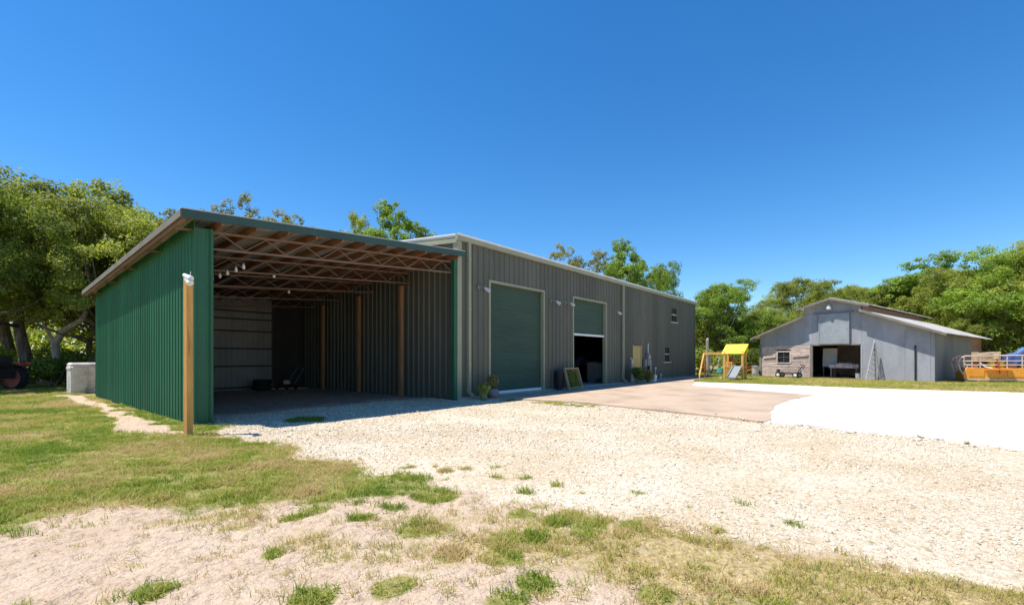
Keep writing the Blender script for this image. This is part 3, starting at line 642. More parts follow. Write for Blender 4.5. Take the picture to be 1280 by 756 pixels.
def roller_door(x0, x1, zbot):
    mb = MB(); z = zbot; vs = []; k = 0
    while z < 4.36: vs.append((z, 0.0 if k % 2 else 0.022)); z += .05; k += 1
    V = []; Fq = []
    for z, o in vs: V += [(x0 - .03, .13 - o, z), (x1 + .03, .13 - o, z)]
    for i in range(len(vs) - 1): Fq.append((2 * i, 2 * i + 1, 2 * i + 3, 2 * i + 2))
    d = mb.add(V, Fq).build('roller_door', 'rolldoor', ws, fixn=False)
    MB().box(x0 - .03, x1 + .03, .06, .16, zbot - .1, zbot - .002).build('bottom_bar', 'white', d)
    MB().box(x0 - .09, x0 + .0, -.05, .14, .06, 4.345).build('jamb', 'sage', d); MB().box(x1, x1 + .09, -.05, .14, .06, 4.345).build('jamb', 'sage', d)
    MB().box(x0 - .09, x1 + .09, -.055, .14, 4.348, 4.43).build('head', 'sage', d)
    return d
roller_door(1.25, 4.73, .16); roller_door(7.26, 10.51, 2.66)
d = MB().box(13.99, 15.13, .0, .05, .08, 2.17).build('door', 'mandoor', ws)
for q in ((13.93, 13.99), (15.13, 15.19)): MB().box(*q, -.045, .08, .06, 2.23).build('frame', 'mandoor', d)
MB().box(13.93, 15.19, -.043, .08, 2.172, 2.232).build('frame', 'taupe', d)
MB().lathe((15.0, -.03, 1.05), [(.035, -.03), (.035, .03)], 10, 'y').build('handle', 'palegrey', d)
for (x0, x1, z0, z1) in [OPEN[3], OPEN[4]]:
    wn = MB().box(x0, x1, .03, .045, z0, z1).build('window', 'glass', ws)
    fr = MB(); fr.box(x0 - .02, x0 + .07, -.045, .03, z0, z1); fr.box(x1 - .07, x1 + .02, -.045, .03, z0, z1); fr.box(x0 + .07, x1 - .07, -.045, .03, z1 - .07, z1 + .02); fr.build('frame', 'taupe', wn)
    MB().box(x0 + .07, x1 - .07, -.02, .029, (z0 + z1) / 2 - .035, (z0 + z1) / 2 + .035).build('meeting_rail', 'palegrey', wn)
    MB().box(x0 - .1, x1 + .1, -.1, .03, z0 - .07, z0 - .002).build('sill', 'palegrey', wn)
    MB().box((x0 + x1) / 2 - .02, (x0 + x1) / 2 + .02, -.01, .028, z0 + .002, z1 - .07).build('glazing_bar', 'taupe', wn)

def flood_light(loc, label, side=1):
    t_ = thing('flood_light', label, 'wall lamp', loc, 0, 'flood lights on the workshop front')
    MB().lathe((0, 0, 0), [(.07, -.01), (.07, .025), (.05, .03)], 12, 'y').build('wall_plate', 'grey', t_)
    MB().tube([(0, 0, 0), (.03 * side, -.1, .02), (.1 * side, -.2, -.03)], .016, 6).build('arm', 'grey', t_)
    a_ = Vector((.1 * side, -.2, -.03)); b_ = a_ + Vector((.13 * side, -.12, -.12))
    MB().tube([a_, a_ + (b_ - a_) * .35, b_], [.04, .06, .085], 12).build('lamp_head', 'palegrey', t_, smooth=False)
    MB().tube([b_ + (b_ - a_) * .01, b_ + (b_ - a_) * .06], [.075, .07], 12).build('lens', 'bulb', t_)
flood_light((0.58, -.06, 4.08), 'small flood light left of the first closed roller door')
flood_light((5.3, -.06, 4.03), 'small flood light just right of the first closed roller door')
flood_light((6.5, -.06, 4.06), 'small flood light just left of the half open roller door', 1)
flood_light((11.4, -.06, 4.02), 'small flood light right of the half open roller door by downspout')

# ------------------------------------------------------------------ green lean-to
LX = -8.38; LW = 7.85; LL = 11.1            # local x 0..LW, y 0..LL
lt = thing('lean_to_shed', 'open fronted green metal lean-to shed with truss roof beside workshop', 'shed', (LX, 0, 0))
def zr(x, y): return 4.53 + .070 * (x + .34) - .056 * (y + .38)   # underside of the roof sheets, local x, y
wall_sheets(lt, 'green', 0.0, LL, 0.915, lambda a_, o, z: (-o, a_, z), 0.02, lambda y: zr(0, y) - .02, pitch=.2288, hb=.06, ht=.022, h=.022)
# front return and corner flashing
wall_sheets(lt, 'green_trim', 0.0, .30, .30, lambda a_, o, z: (a_, -.012 - o * .6, z), .03, lambda x: zr(x, 0) - .2, pitch=.2288, hb=.06, ht=.022, h=.022, name='corner_panel')
MB().box(.285, .34, -.04, .12, .02, zr(.34, 0) - .2).build('corner_flashing', 'green_trim', lt)
MB().box(-.03, .012, -.035, -.013, .02, zr(0, 0) - .2).build('corner_flashing', 'green_trim', lt)
x0 = -.34; i = 0
while x0 < LW + .05:
    x1 = min(x0 + .915, LW + .10); mb = MB(); pr = rib_profile(x0, x1, .2288, .06, .022, .022, -.34)
    vs = []; fs = []
    for a_, o in pr: vs += [(a_, -.38, zr(a_, -.38) + o), (a_, LL + .06, zr(a_, LL + .06) + o)]
    for q in range(len(pr) - 1): fs.append((2 * q, 2 * q + 2, 2 * q + 3, 2 * q + 1))
    vs = [(a_, b_, c_ + .002 * (i % 2)) for a_, b_, c_ in vs]
    mb.add(vs, fs).build('roof_sheet', 'oldgalv', lt, fixn=False); x0 = x1; i += 1
# fascia and rake boards
MB().prism([(-.36, -.41, zr(-.36, -.4) - .13), (LW + .05, -.41, zr(LW + .05, -.4) - .13), (LW + .05, -.41, zr(LW + .05, -.4) + .05), (-.36, -.41, zr(-.36, -.4) + .05)], (0, .03, 0)).build('fascia', 'fascia', lt)
MB().prism([(-.37, -.43, zr(-.37, -.4) + .052), (LW + .05, -.43, zr(LW + .05, -.4) + .052), (LW + .05, -.43, zr(LW + .05, -.4) + .07), (-.37, -.43, zr(-.37, -.4) + .07)], (0, .1, 0)).build('drip_edge', 'palegrey', lt)
MB().prism([(-.37, -.37, zr(-.37, -.37) - .10), (-.37, LL + .07, zr(-.37, LL + .07) - .10), (-.37, LL + .07, zr(-.37, LL + .07) + .045), (-.37, -.37, zr(-.37, -.37) + .045)], (.028, 0, 0)).build('rake_board', 'rake', lt)
# purlins run front to back
xp = -.30; 
while xp < LW - .05:
    MB().bar((xp, -.36, zr(xp, -.36) - .10), (xp, LL - .16, zr(xp, LL - .16) - .10), .045, .19).build('purlin', 'purlin', lt); xp += .72
# open-web trusses run side to side
for yt in (.15, 2.55, 5.0, 7.45, 9.9):
    tc = lambda x: zr(x, yt) - .225; bc = lambda x: zr(x, yt) - .60
    tr = MB().bar((-.32, yt, tc(-.32)), (LW - .02, yt, tc(LW - .02)), .05, .05).build('truss', 'truss', lt)
    MB().bar((.05, yt, bc(.05)), (LW - .02, yt, bc(LW - .02)), .05, .05).build('bottom_chord', 'truss', tr)
    web = MB(); k = 0; xw = .1; n_ = 16; st = (LW - .16) / n_
    for k in range(n_):
        p0, p1 = xw + k * st, xw + (k + 1) * st
        web.bar((p0, yt, bc(p0) + .03 if k % 2 == 0 else tc(p0) - .03), (p1, yt, tc(p1) - .03 if k % 2 == 0 else bc(p1) + .03), .022, .022)
    web.bar((LW - .05, yt, bc(LW - .05) + .03), (LW - .05, yt, tc(LW - .05) - .03), .04, .04)
    web.build('web', 'truss', tr)
# wooden posts along the workshop side and steel-green end post
for yp in (2.98, 5.94, 8.98):
    MB().box(LW - .17, LW - .035, yp - .07, yp + .07, -.05, zr(LW, yp) - .64).build('post', 'oldpost', lt)
MB().box(LW - .10, LW + .04, -.02, .12, -.02, zr(LW, 0) - .14).build('end_post', 'green_trim', lt)
# left wall framing seen from inside, back wall of pale sheets with girts
for yp in (.2, 4.0, 7.6, LL - .15): MB().box(.03, .16, yp - .07, yp + .07, -.05, zr(0, yp) - .2).build('post', 'oldpost', lt)
for zz in (.5, 1.3, 2.1, 2.9, 3.6): MB().box(.026, .066, .3, LL - .2, zz, zz + .09).build('girt', 'purlin', lt)
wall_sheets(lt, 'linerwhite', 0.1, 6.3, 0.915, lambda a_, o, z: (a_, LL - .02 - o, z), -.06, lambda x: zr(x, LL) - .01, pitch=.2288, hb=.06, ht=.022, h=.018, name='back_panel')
wall_sheets(lt, 'backshade', 6.3, LW + .1, 1.2, lambda a_, o, z: (a_, LL + .02 - o, z), -.06, lambda x: zr(x, LL) + .05, pitch=.2288, hb=.06, ht=.022, h=.018, name='back_panel')
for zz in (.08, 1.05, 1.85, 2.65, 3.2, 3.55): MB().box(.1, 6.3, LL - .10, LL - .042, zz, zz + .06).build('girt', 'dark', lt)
# string of bulbs under the trusses
sb = thing('string_lights', 'string of small white bulbs hanging under the lean-to roof', 'string lights', (-7.0, .15, 3.98))
BY = [.95, 1.45, 2.05, 2.6, 3.2]
MB().tube([(0, 0, .02), (0, .5, -.06), (0, 1.2, -.02), (0, 2.4, -.02), (0, 3.0, -.14), (0, 4.85, -.26)], .006, 5).build('cord', 'dark', sb)
for q in BY:
    MB().lathe((0, q, -.16 - .03 * q), [(.012, .12), (.02, .09), (.04, .045), (.045, .02), (.03, -.02), (.008, -.035)], 10).build('bulb', 'bulb', sb, smooth=True)
for (x, y, z, lab) in [(-5.6, 2.6, 3.95, 'single white bulb hanging under the middle of the lean-to roof'), (-4.05, 5.0, 3.85, 'single white bulb hanging near the brown posts in the lean-to')]:
    b_ = thing('hanging_bulb', lab, 'light bulb', (x, y, z)); MB().tube([(0, 0, .06), (0, 0, .22)], .006, 5).build('cord', 'dark', b_)
    MB().lathe((0, 0, -.02), [(.012, .1), (.02, .08), (.045, .035), (.045, .01), (.03, -.03), (.008, -.045)], 10).build('bulb', 'bulb', b_, smooth=True)

# dark clutter stored at the back of the lean-to: a small push mower and a stack of tyres
def tyre(mb, c, r, wd, ax='z', n_=20, ri=.55):
    mb.lathe(c, [(r * ri, -wd / 2), (r * .9, -wd / 2), (r, -wd / 4), (r, wd / 4), (r * .9, wd / 2), (r * ri, wd / 2), (r * ri, -wd / 2)], n_, ax, False)
    return mb
ty = thing('tyre_stack', 'dark stack of tyres at the back of the lean-to', 'tyres', (-2.9, 10.1, 0))
for k in range(2): tyre(MB(), (0.02 * k, 0.03 * k, .13 + .235 * k), .38, .22).build('tyre', 'black', ty, smooth=False)
pm = thing('push_mower', 'dark push mower beside the tyres in the lean-to', 'mower', (-2.0, 9.7, 0), R(20))
MB().rbox(-.3, .3, -.25, .25, .1, .26, .04).build('deck', 'dark', pm)
MB().lathe((0, 0, .26), [(.15, 0), (.16, .1), (.1, .17)], 14).build('engine', 'palegrey', pm)
for sx in (-.26, .26):
    for sy in (-.28, .28): tyre(MB(), (sx, sy, .1), .1, .05, 'y', 14, .4).build('wheel', 'black', pm)
MB().tube([(.25, -.22, .25), (.85, -.22, .95), (.85, .22, .95), (.25, .22, .25)], .014, 6).build('handle', 'grey', pm)

# free-standing post with flood lamp in front of the green wall
tp = thing('timber_post', 'tall square yellow timber post standing before the green wall', 'post', (-8.86, -1.28, 0), R(16))
mb = MB(); mb.rbox(-.058, .058, -.058, .058, -.2, 3.06, .008); mb.build('shaft', 'post', tp)
pl = thing('post_flood_light', 'white twin flood light on top of the timber post', 'flood light', (-8.86, -1.28, 2.93), R(-50.7))
MB().box(.05, .12, -.13, -.06, -.04, .05).build('mount', 'palegrey', pl)
MB().tube([(.0, -.11, .13), (.10, -.15, .08), (.17, -.17, .045)], [.035, .05, .062], 10).build('lamp_head', 'white', pl)
MB().tube([(.04, -.12, .06), (.12, -.16, .01), (.17, -.18, -.04)], [.035, .05, .062], 10).build('lamp_head', 'white', pl)
MB().tube([(.10, -.09, .05), (.11, -.09, .2)], .007, 5).build('sensor', 'white', pl)

# ------------------------------------------------------------------ small things by the workshop
def leaf_cloud(rng, n_, centre, rad, size, up=0.3):
    c = np.array(centre); d = rng.normal(size=(n_, 3)); d /= np.linalg.norm(d, axis=1, keepdims=True)
    P = c + d * np.array(rad) * (rng.uniform(0.25, 1, (n_, 1)) ** .5)
    return leaf_quads(rng, P, d, size, up)
def leaf_quads(rng, P, d, size, up=0.3):
    n_ = len(P); nr = d + rng.normal(0, .55, (n_, 3)) + np.array([0, 0, up]); nr /= np.linalg.norm(nr, axis=1, keepdims=True)
    t1 = np.cross(nr, rng.normal(size=(n_, 3))); t1 /= np.linalg.norm(t1, axis=1, keepdims=True); t2 = np.cross(nr, t1)
    s_ = size * rng.uniform(.6, 1.35, (n_, 1)); a_ = t1 * s_; b_ = t2 * s_ * .5; fold = nr * s_ * .16
    V = np.stack([P - a_, P + b_ - fold, P + a_, P - b_ - fold], 1).reshape(-1, 3); F = np.arange(4 * n_).reshape(-1, 4)
    return V, F
def leaf_obj(name, V, F, m, parent):
    me = bpy.data.meshes.new(name); np_mesh(me, V, F); me.materials.append(M[m]); return put(name, me, parent)
lr = np.random.default_rng(12)
pp = thing('potted_plant', 'low green pot with yellow flowers at the workshop corner', 'potted plant', (.12, -.72, 0))
MB().lathe((0, 0, 0), [(.10, -.03), (.15, .17), (.165, .23), (.15, .23), (.13, .2)], 14).build('pot', 'clay', pp)
leaf_obj('foliage', *leaf_cloud(lr, 420, (0, 0, .36), (.24, .24, .22), .045), 'leafA', pp)
leaf_obj('flowers', *leaf_cloud(lr, 60, (0, -.05, .42), (.24, .24, .16), .035), 'flower', pp)
pp = thing('potted_plant', 'round grey pot with tall straggly plant before the first roller door', 'potted plant', (.72, -.62, 0))
MB().lathe((0, 0, 0), [(.12, -.03), (.22, .12), (.24, .24), (.17, .34), (.15, .34), (.13, .28)], 14).build('pot', 'greypot', pp)
mb = MB()
for q in range(6): mb.tube([(0, 0, .3), (.08 * math.cos(q), .08 * math.sin(q), .6), (.2 * math.cos(q), .2 * math.sin(q), .85)], [.012, .01, .005], 5)
mb.build('stem', 'bark', pp)
leaf_obj('foliage', *leaf_cloud(lr, 380, (0, 0, .62), (.24, .24, .26), .045), 'leafC', pp)
bn = thing('dark_bin', 'narrow black bin beside the leaning wooden frame', 'bin', (5.55, -.32, .02))
MB().lathe((0, 0, 0), [(.14, 0), (.18, .75), (.19, .78)], 12).build('body', 'black', bn); MB().lathe((0, 0, .785), [(.2, 0), (.19, .06), (.08, .1)], 12).build('lid', 'dark', bn)
fr = thing('framed_planter', 'weathered wooden frame holding green plants leaning by half open door', 'planter frame', (5.75, -.72, .02), 0)
tp_ = lambda x, z: (x, .26 * z / .92, z)
MB().bar(tp_(.03, .0), tp_(.03, .92), .06, .09, (0, 1, 0)).build('upright', 'oldframe', fr); MB().bar(tp_(1.17, .0), tp_(1.17, .92), .06, .09, (0, 1, 0)).build('upright', 'oldframe', fr)
MB().bar(tp_(0, .95), tp_(1.2, .95), .09, .06).build('top_rail', 'oldframe', fr); MB().bar(tp_(.07, .06), tp_(1.13, .06), .09, .06).build('bottom_rail', 'oldframe', fr)
MB().bar(tp_(.98, .1), tp_(.98, .91), .05, .05, (0, 1, 0)).build('slat', 'oldpost', fr)
mb = MB().prism([(.08, .075, .1), (1.12, .075, .1), (1.12, .3, .9), (.08, .3, .9)], (0, .02, 0)); mb.build('back_board', 'litter', fr)
P = np.stack([lr.uniform(.1, 1.08, 500), np.zeros(500), lr.uniform(.12, .88, 500)], -1); P[:, 1] = .26 * P[:, 2] / .92 + lr.uniform(-.03, .02, 500)
leaf_obj('foliage', *leaf_quads(lr, P, np.tile([0, -1., .3], (500, 1)), .055), 'leafD', fr)
# utilities beside the ochre door
el = thing('electric_meter', 'dark grey electric meter panel and conduit beside the ochre door', 'meter', (15.95, -.05, 0))
MB().box(-.16, .16, -.16, 0, .95, 1.75).build('box', 'grey', el); MB().lathe((0, -.22, 1.5), [(.1, 0), (.1, .06)], 14, 'y').build('meter_glass', 'palegrey', el)
MB().tube([(.0, -.08, 1.75), (.0, -.08, 2.35)], .045, 8).build('conduit', 'palegrey', el); MB().tube([(.05, -.08, -.05), (.05, -.08, .95)], .05, 8).build('conduit', 'dark', el)
MB().box(-.55, -.25, -.13, 0, .9, 1.35).build('breaker_box', 'grey', el)
MB().tube([(.45, -.07, .0), (.45, -.07, 1.3)], .04, 8).build('conduit', 'palegrey', el)
vp = thing('water_valve', 'short white pipe with valve standing against the taupe wall', 'pipe', (17.1, -.15, 0))
MB().tube([(0, 0, -.05), (0, 0, .75), (0, .08, .8)], .03, 8).build('pipe', 'palegrey', vp); MB().lathe((0, -.03, .78), [(.06, -.02), (.06, .02)], 10, 'y').build('valve_wheel', 'white', vp)
vp = thing('hose_bib', 'low white pipe stub right of the meter panel', 'pipe', (17.9, -.2, 0))
MB().tube([(0, 0, -.05), (0, 0, .3), (0, -.08, .33)], .035, 8).build('pipe', 'palegrey', vp); MB().lathe((0, 0, .35), [(.05, -.02), (.05, .02)], 10).build('valve_wheel', 'white', vp)
bk = thing('white_bucket', 'white plastic bucket on the ground before the meter panel', 'bucket', (15.25, -.75, .02))
MB().lathe((0, 0, 0), [(.19, 0), (.23, .36), (.24, .38), (.22, .38), (.2, .34)], 16).build('body', 'white', bk); MB().tube([(-.23, 0, .36), (-.12, -.16, .3), (.12, -.16, .3), (.23, 0, .36)], .008, 5).build('handle', 'grey', bk)
wp = thing('pale_pipe_post', 'pale upright pipe left of the ochre door', 'pipe', (13.45, -.2, 0)); MB().tube([(0, 0, -.05), (0, 0, 1.35), (0, .1, 1.42)], .06, 8).build('pipe', 'palegrey', wp); MB().lathe((0, 0, 1.0), [(.075, 0), (.075, .06)], 10).build('collar', 'grey', wp)
def shrub(loc, h, r, label, m='leafA', n_=900, size=.07, group=None):
    s_ = thing('shrub', label, 'shrub', loc, random.uniform(0, 6), group)
    mb = MB()
    for q in range(5): a_ = q * 1.26; mb.tube([(0, 0, -.05), (.3 * r * math.cos(a_), .3 * r * math.sin(a_), .4 * h), (.6 * r * math.cos(a_), .6 * r * math.sin(a_), .8 * h)], [.03 * h, .02 * h, .008], 5)
    mb.build('stem', 'bark', s_)
    Vs = []; Fs = []; o = 0
    for q in range(9):
        a_ = lr.uniform(0, 6.28); k = lr.uniform(.2, .75)
        V, F = leaf_cloud(lr, n_ // 9, (k * r * math.cos(a_), k * r * math.sin(a_), h * lr.uniform(.35, .8)), (r * .42, r * .42, h * .26), size); Vs.append(V); Fs.append(F + o); o += len(V)
    leaf_obj('foliage', np.concatenate(Vs), np.concatenate(Fs), m, s_); return s_
shrub((12.95, -.75, 0), .95, .55, 'low dark shrub at the foot of the second downspout', 'leafD', 900, .06)
shrub((13.95, -.95, 0), .75, .5, 'low brownish green shrub left of the ochre door', 'leafC', 700, .06)
# inside the open roller door
cb = thing('pale_cabinet', 'pale cabinet standing just inside the half open roller door', 'cabinet', (12.15, 1.5, .05))
MB().rbox(-.45, .45, -.3, .3, .12, 1.15, .02).build('carcass', 'linerwhite', cb)
for sx in (-.22, .22): MB().box(sx - .2, sx + .2, -.325, -.303, .2, 1.08).build('door', 'palegrey', cb)
for sx in (-.38, .38): MB().box(sx - .03, sx + .03, -.25, .25, 0, .119).build('foot', 'grey', cb)
wb = thing('workbench', 'dark cluttered workbench deep inside the half open roller door', 'workbench', (14.6, 4.0, .05))
MB().box(-1.6, 1.6, -.4, .4, .85, .93).build('top', 'purlin', wb)
for sx in (-1.5, 1.5):
    for sy in (-.33, .33): MB().box(sx - .05, sx + .05, sy - .05, sy + .05, 0, .849).build('leg', 'purlin', wb)
for k, (x, hgt, m_) in enumerate([(-1.2, .4, 'blue2'), (-.5, .3, 'grey'), (.2, .5, 'blue'), (.9, .28, 'red')]):
    bx_ = thing('storage_box', ['pale blue box on the workbench, leftmost', 'small grey box on the workbench', 'tall dark blue box on the workbench', 'small red box on the workbench, rightmost'][k], 'box', (14.6 + x, 4.0, .98))
    MB().rbox(-.22, .22, -.2, .2, 0, hgt, .02).build('body', m_, bx_); MB().box(-.23, .23, -.21, .21, hgt + .001, hgt + .04).build('lid', 'grey', bx_)
# concrete block by the green wall's far corner
cbk = thing('concrete_tank', 'weathered pale concrete tank beside the far corner of the green wall', 'tank', (-8.3, 14.3, 0), R(3))
MB().rbox(-.44, .44, -.42, .42, -.05, 1.26, .06).build('body', 'block', cbk); MB().rbox(-.455, .455, -.435, .435, .98, 1.12, .05).build('band', 'block', cbk)

# tractor, mostly out of frame on the left
tc = thing('red_tractor', 'old red tractor parked in the shade of the oaks', 'tractor', (-10.6, 18.45, 0), R(-50.7))
def wheel(parent, c, r, wd, rim='rim'):
    wv = tyre(MB(), c, r, wd, 'y', 28, .78).build('wheel', 'black', parent)
    MB().lathe(c, [(.03, -wd * .3), (r * .3, -wd * .34), (r * .72, -wd * .26), (r * .77, -wd * .52), (r * .77, wd * .4), (r * .3, wd * .3), (.03, wd * .3)], 24, 'y').build('rim', rim, wv)
    MB().lathe((c[0], c[1] - wd * .4, c[2]), [(r * .14, -.04), (r * .16, .05)], 12, 'y').build('hub', 'red', wv)
    lg = MB()
    for k in range(22):
        t_ = 2 * math.pi * k / 22; lg.bar((c[0] + r * .985 * math.cos(t_), c[1] - wd * .46, c[2] + r * .985 * math.sin(t_)), (c[0] + r * .985 * math.cos(t_ + .14), c[1] + wd * .46, c[2] + r * .985 * math.sin(t_ + .14)), .05, .04)
    lg.build('tread', 'black', wv)['kind'] = 'stuff'
wheel(tc, (.05, -.6, .56), .56, .32); wheel(tc, (.05, .75, .56), .56, .32); wheel(tc, (-2.1, -.5, .42), .42, .2); wheel(tc, (-2.1, .7, .42), .42, .2)
MB().rbox(-2.4, -.75, -.22, .42, .75, 1.32, .06).build('hood', 'red', tc); MB().box(-.8, .35, -.3, .5, .55, .95).build('gearbox', 'dark', tc)
for yf in (-.8, .55):
    MB().prism([(-.75, yf, .85), (-.62, yf, 1.12), (-.4, yf, 1.27), (.42, yf, 1.27), (.6, yf, 1.14), (.56, yf, 1.1), (.38, yf, 1.19), (-.36, yf, 1.19), (-.55, yf, 1.06), (-.68, yf, .85)], (0, .42, 0)).build('fender', 'red', tc)
mb = MB(); mb.rbox(-.1, .38, -.15, .35, 1.12, 1.22, .03); mb.box(.32, .4, -.15, .35, 1.221, 1.55); mb.box(.1, .16, .05, .15, .94, 1.12); mb.build('seat', 'dark', tc)
MB().tube([(-.75, .1, 1.25), (-.5, .1, 1.55)], .02, 6).build('steering_column', 'dark', tc); MB().lathe((-.48, .1, 1.56), [(.19, -.012), (.2, 0), (.19, .012)], 18).build('steering_wheel', 'dark', tc)

# ------------------------------------------------------------------ barn
bn = thing('grey_barn', 'grey painted barn with raised centre roof and open doorway', 'barn', (28.16, -4.13, 0), R(-103.27))
BW, BD = 10.15, 16.5; SA, SB = 3.1, 6.5; PK = 4.83
def zlow(s_): return 3.12 + .41 * (s_ if s_ <= SA else (BW - s_) if s_ >= SB else 9)
def zup(s_): return 5.55 - .30 * abs(s_ - PK)
def ztop(s_): return zup(s_) if SA < s_ < SB else zlow(s_)
# front: grey sheets 1.2 m wide, cut round the doorway and the board bay
cuts = [0, 1.2, 2.4, SA, 3.6, 4.83, 5.9, 6.48, 7.6, 8.75, 9.95, BW]
for i in range(len(cuts) - 1):
    s0, s1 = cuts[i] + .004, cuts[i + 1] - .004; mid = (s0 + s1) / 2
    zb = 2.36 if mid < 3.6 else (2.36 if mid < 6.48 else 0.0)
    e = 1e-3 if mid < SA else -1e-3
    top = lambda q: (zup(q) if SA < mid < SB else 3.12 + .41 * (q if mid < SA else BW - q))
    MB().prism([(s0, 0, zb), (s1, 0, zb), (s1, 0, top(s1)), (s0, 0, top(s0))], (0, .05, 0)).build('wall_panel', 'barn', bn)
MB().box(SA - .06, SB + .06, -.025, -.002, 4.52, 4.60).build('belt_board', 'barn', bn)
# weathered board bay
zz = .02; k = 0; rb = random.Random(4)
while zz < 2.33:
    hh = rb.choice((.17, .19, .21)); z1 = min(zz + hh, 2.35); j = rb.uniform(0, .02)
    if z1 > 1.06 and zz < 1.88: segs = [(.1, 1.22), (2.18, 3.5)]
    else: segs = [(.1, rb.uniform(1.2, 2.2)), None]; segs[1] = (segs[0][1] + .01, 3.5)
    for s0, s1 in segs: MB().box(s0, s1, -.012 - j, .03, zz + .006, z1 - .006).build('board', 'boards', bn)
    zz = z1
MB().box(0.1, 3.5, .032, .05, .0, 2.35).build('board_backing', 'dark', bn)
wn = MB().box(1.28, 2.12, .0, .02, 1.08, 1.86).build('window', 'glass', bn)
fr = MB(); fr.box(1.2, 1.28, -.05, .02, 1.0, 1.94); fr.box(2.12, 2.2, -.05, .02, 1.0, 1.94); fr.box(1.28, 2.12, -.05, .02, 1.86, 1.94); fr.box(1.28, 2.12, -.05, .02, 1.0, 1.08); fr.build('frame', 'boards', wn)
mb = MB(); mb.box(1.69, 1.71, -.02, -.001, 1.08, 1.86); mb.box(1.28, 1.69, -.018, -.001, 1.46, 1.48); mb.box(1.71, 2.12, -.018, -.001, 1.46, 1.48); mb.build('glazing_bar', 'rake', wn)
for s_ in (.03, 3.55): MB().box(s_ - .08, s_ + .08, -.07, .06, -.05, 2.4).build('post', 'rake', bn)
for s0, s1, zz in ((.25, 1.15, 1.45), (2.3, 3.35, 1.55)):
    MB().bar((s0, -.06, zz), (s1, -.09, zz + .12), .04, .16).build('leaning_plank', 'boards', bn)
# doorway trim, side, back, floor
MB().box(3.6, 6.48, -.03, .06, 2.30, 2.37).build('door_head', 'rake', bn)
MB().box(6.46, 6.56, -.02, .08, 0, 2.30).build('door_jamb', 'barn', bn)
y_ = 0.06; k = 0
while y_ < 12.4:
    y1 = min(y_ + 1.2, 12.45); MB().box(BW - .05, BW, y_ + .004, y1 - .004, 0, 3.1).build('wall_panel', 'barnshade', bn); y_ = y1
zz = 0.0
while zz < 3.0: MB().box(BW - .05, BW - .005, 12.46, BD, zz + .005, min(zz + .25, 3.08)).build('board', 'brownboards', bn); zz += .25
y_ = 0.06
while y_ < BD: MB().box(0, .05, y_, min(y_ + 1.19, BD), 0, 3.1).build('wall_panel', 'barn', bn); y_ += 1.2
MB().box(0, BW, BD, BD + .05, 0, 3.1).build('back_wall', 'barn', bn)
MB().prism([(0, BD, 3.1), (BW, BD, 3.1), (SB, BD, 4.6), (SB, BD, 5.0), (PK, BD, 5.5), (SA, BD, 5.0), (SA, BD, 4.4)], (0, .05, 0)).build('back_gable', 'barn', bn)
MB().box(.06, BW - .06, .06, BD, -.1, .03).build('floor', 'litter', bn)
MB().box(3.3, 6.7, 6.0, 6.1, .03, 3.1).build('inner_wall', 'boards', bn)
# clerestory walls of the raised centre
MB().box(SA - .05, SA, .06, BD, 4.4, 5.0).build('clerestory_wall', 'brownboards', bn); MB().box(SB, SB + .05, .06, BD, 4.5, 4.98).build('clerestory_wall', 'brownboards', bn)
# roofs: sheets with ribs, rake boards at the front edge
def roof_slab(sa, za, sb, zb, ya, yb):
    n_ = 14
    for q in range(n_):
        y0, y1 = ya + (yb - ya) * q / n_, ya + (yb - ya) * (q + 1) / n_
        mb = MB(); mb.prism([(sa, y0, za + .003 * (q % 2)), (sb, y0, zb + .003 * (q % 2)), (sb, y1, zb + .003 * (q % 2)), (sa, y1, za + .003 * (q % 2))], (0, 0, .03))
        for r_ in range(3):
            yy = y0 + (y1 - y0) * (r_ + .5) / 3; mb.prism([(sa, yy - .03, za + .034), (sb, yy - .03, zb + .034), (sb, yy + .03, zb + .034), (sa, yy + .03, za + .034)], (0, 0, .025))
        mb.build('roof_sheet', 'barnroof', bn)
    MB().prism([(sa, ya - .03, za - .13), (sb, ya - .03, zb - .13), (sb, ya - .03, zb + .02), (sa, ya - .03, za + .02)], (0, .028, 0)).build('rake_board', 'rake', bn)
roof_slab(-.5, 3.13 - .5 * .41, SA + .0, 3.13 + SA * .41, -.55, BD + .6)
roof_slab(SB - .0, 3.13 + (BW - SB) * .41, BW + .6, 3.13 - .6 * .41, -.55, BD + .6)
roof_slab(SA - .35, 5.56 - .30 * (PK - SA + .35), PK, 5.56, -.6, BD + .6)
roof_slab(PK, 5.56, SB + .55, 5.56 - .30 * (SB + .55 - PK), -.6, BD + .6)
for s_, z_ in ((SA - .3, 4.95), (SB + .1, 4.45), (BW + .3, 2.78), (-.3, 2.75)):
    MB().bar((s_, -.5, z_), (s_, .0, z_), .09, .14).build('lookout', 'rake', bn)
# hanging loft door on a track
ld = MB().box(4.05, 5.86, -.16, -.10, 2.42, 4.50).build('loft_door', 'barndoor', bn)
for q in (4.05, 5.80): MB().box(q, q + .06, -.185, -.162, 2.42, 4.50).build('stile', 'barndoor', ld)
MB().box(4.11, 5.80, -.185, -.162, 4.42, 4.50).build('rail', 'barndoor', ld); MB().box(4.0, 5.9, -.18, -.09, 2.37, 2.415).build('rail', 'rake', ld)
MB().box(3.7, 6.1, -.2, -.03, 4.53, 4.60).build('track', 'grey', bn)
MB().box(9.22, 9.30, -.08, -.002, .05, 2.2).build('dark_upright', 'dark', bn)  # narrow dark upright bar on the barn front
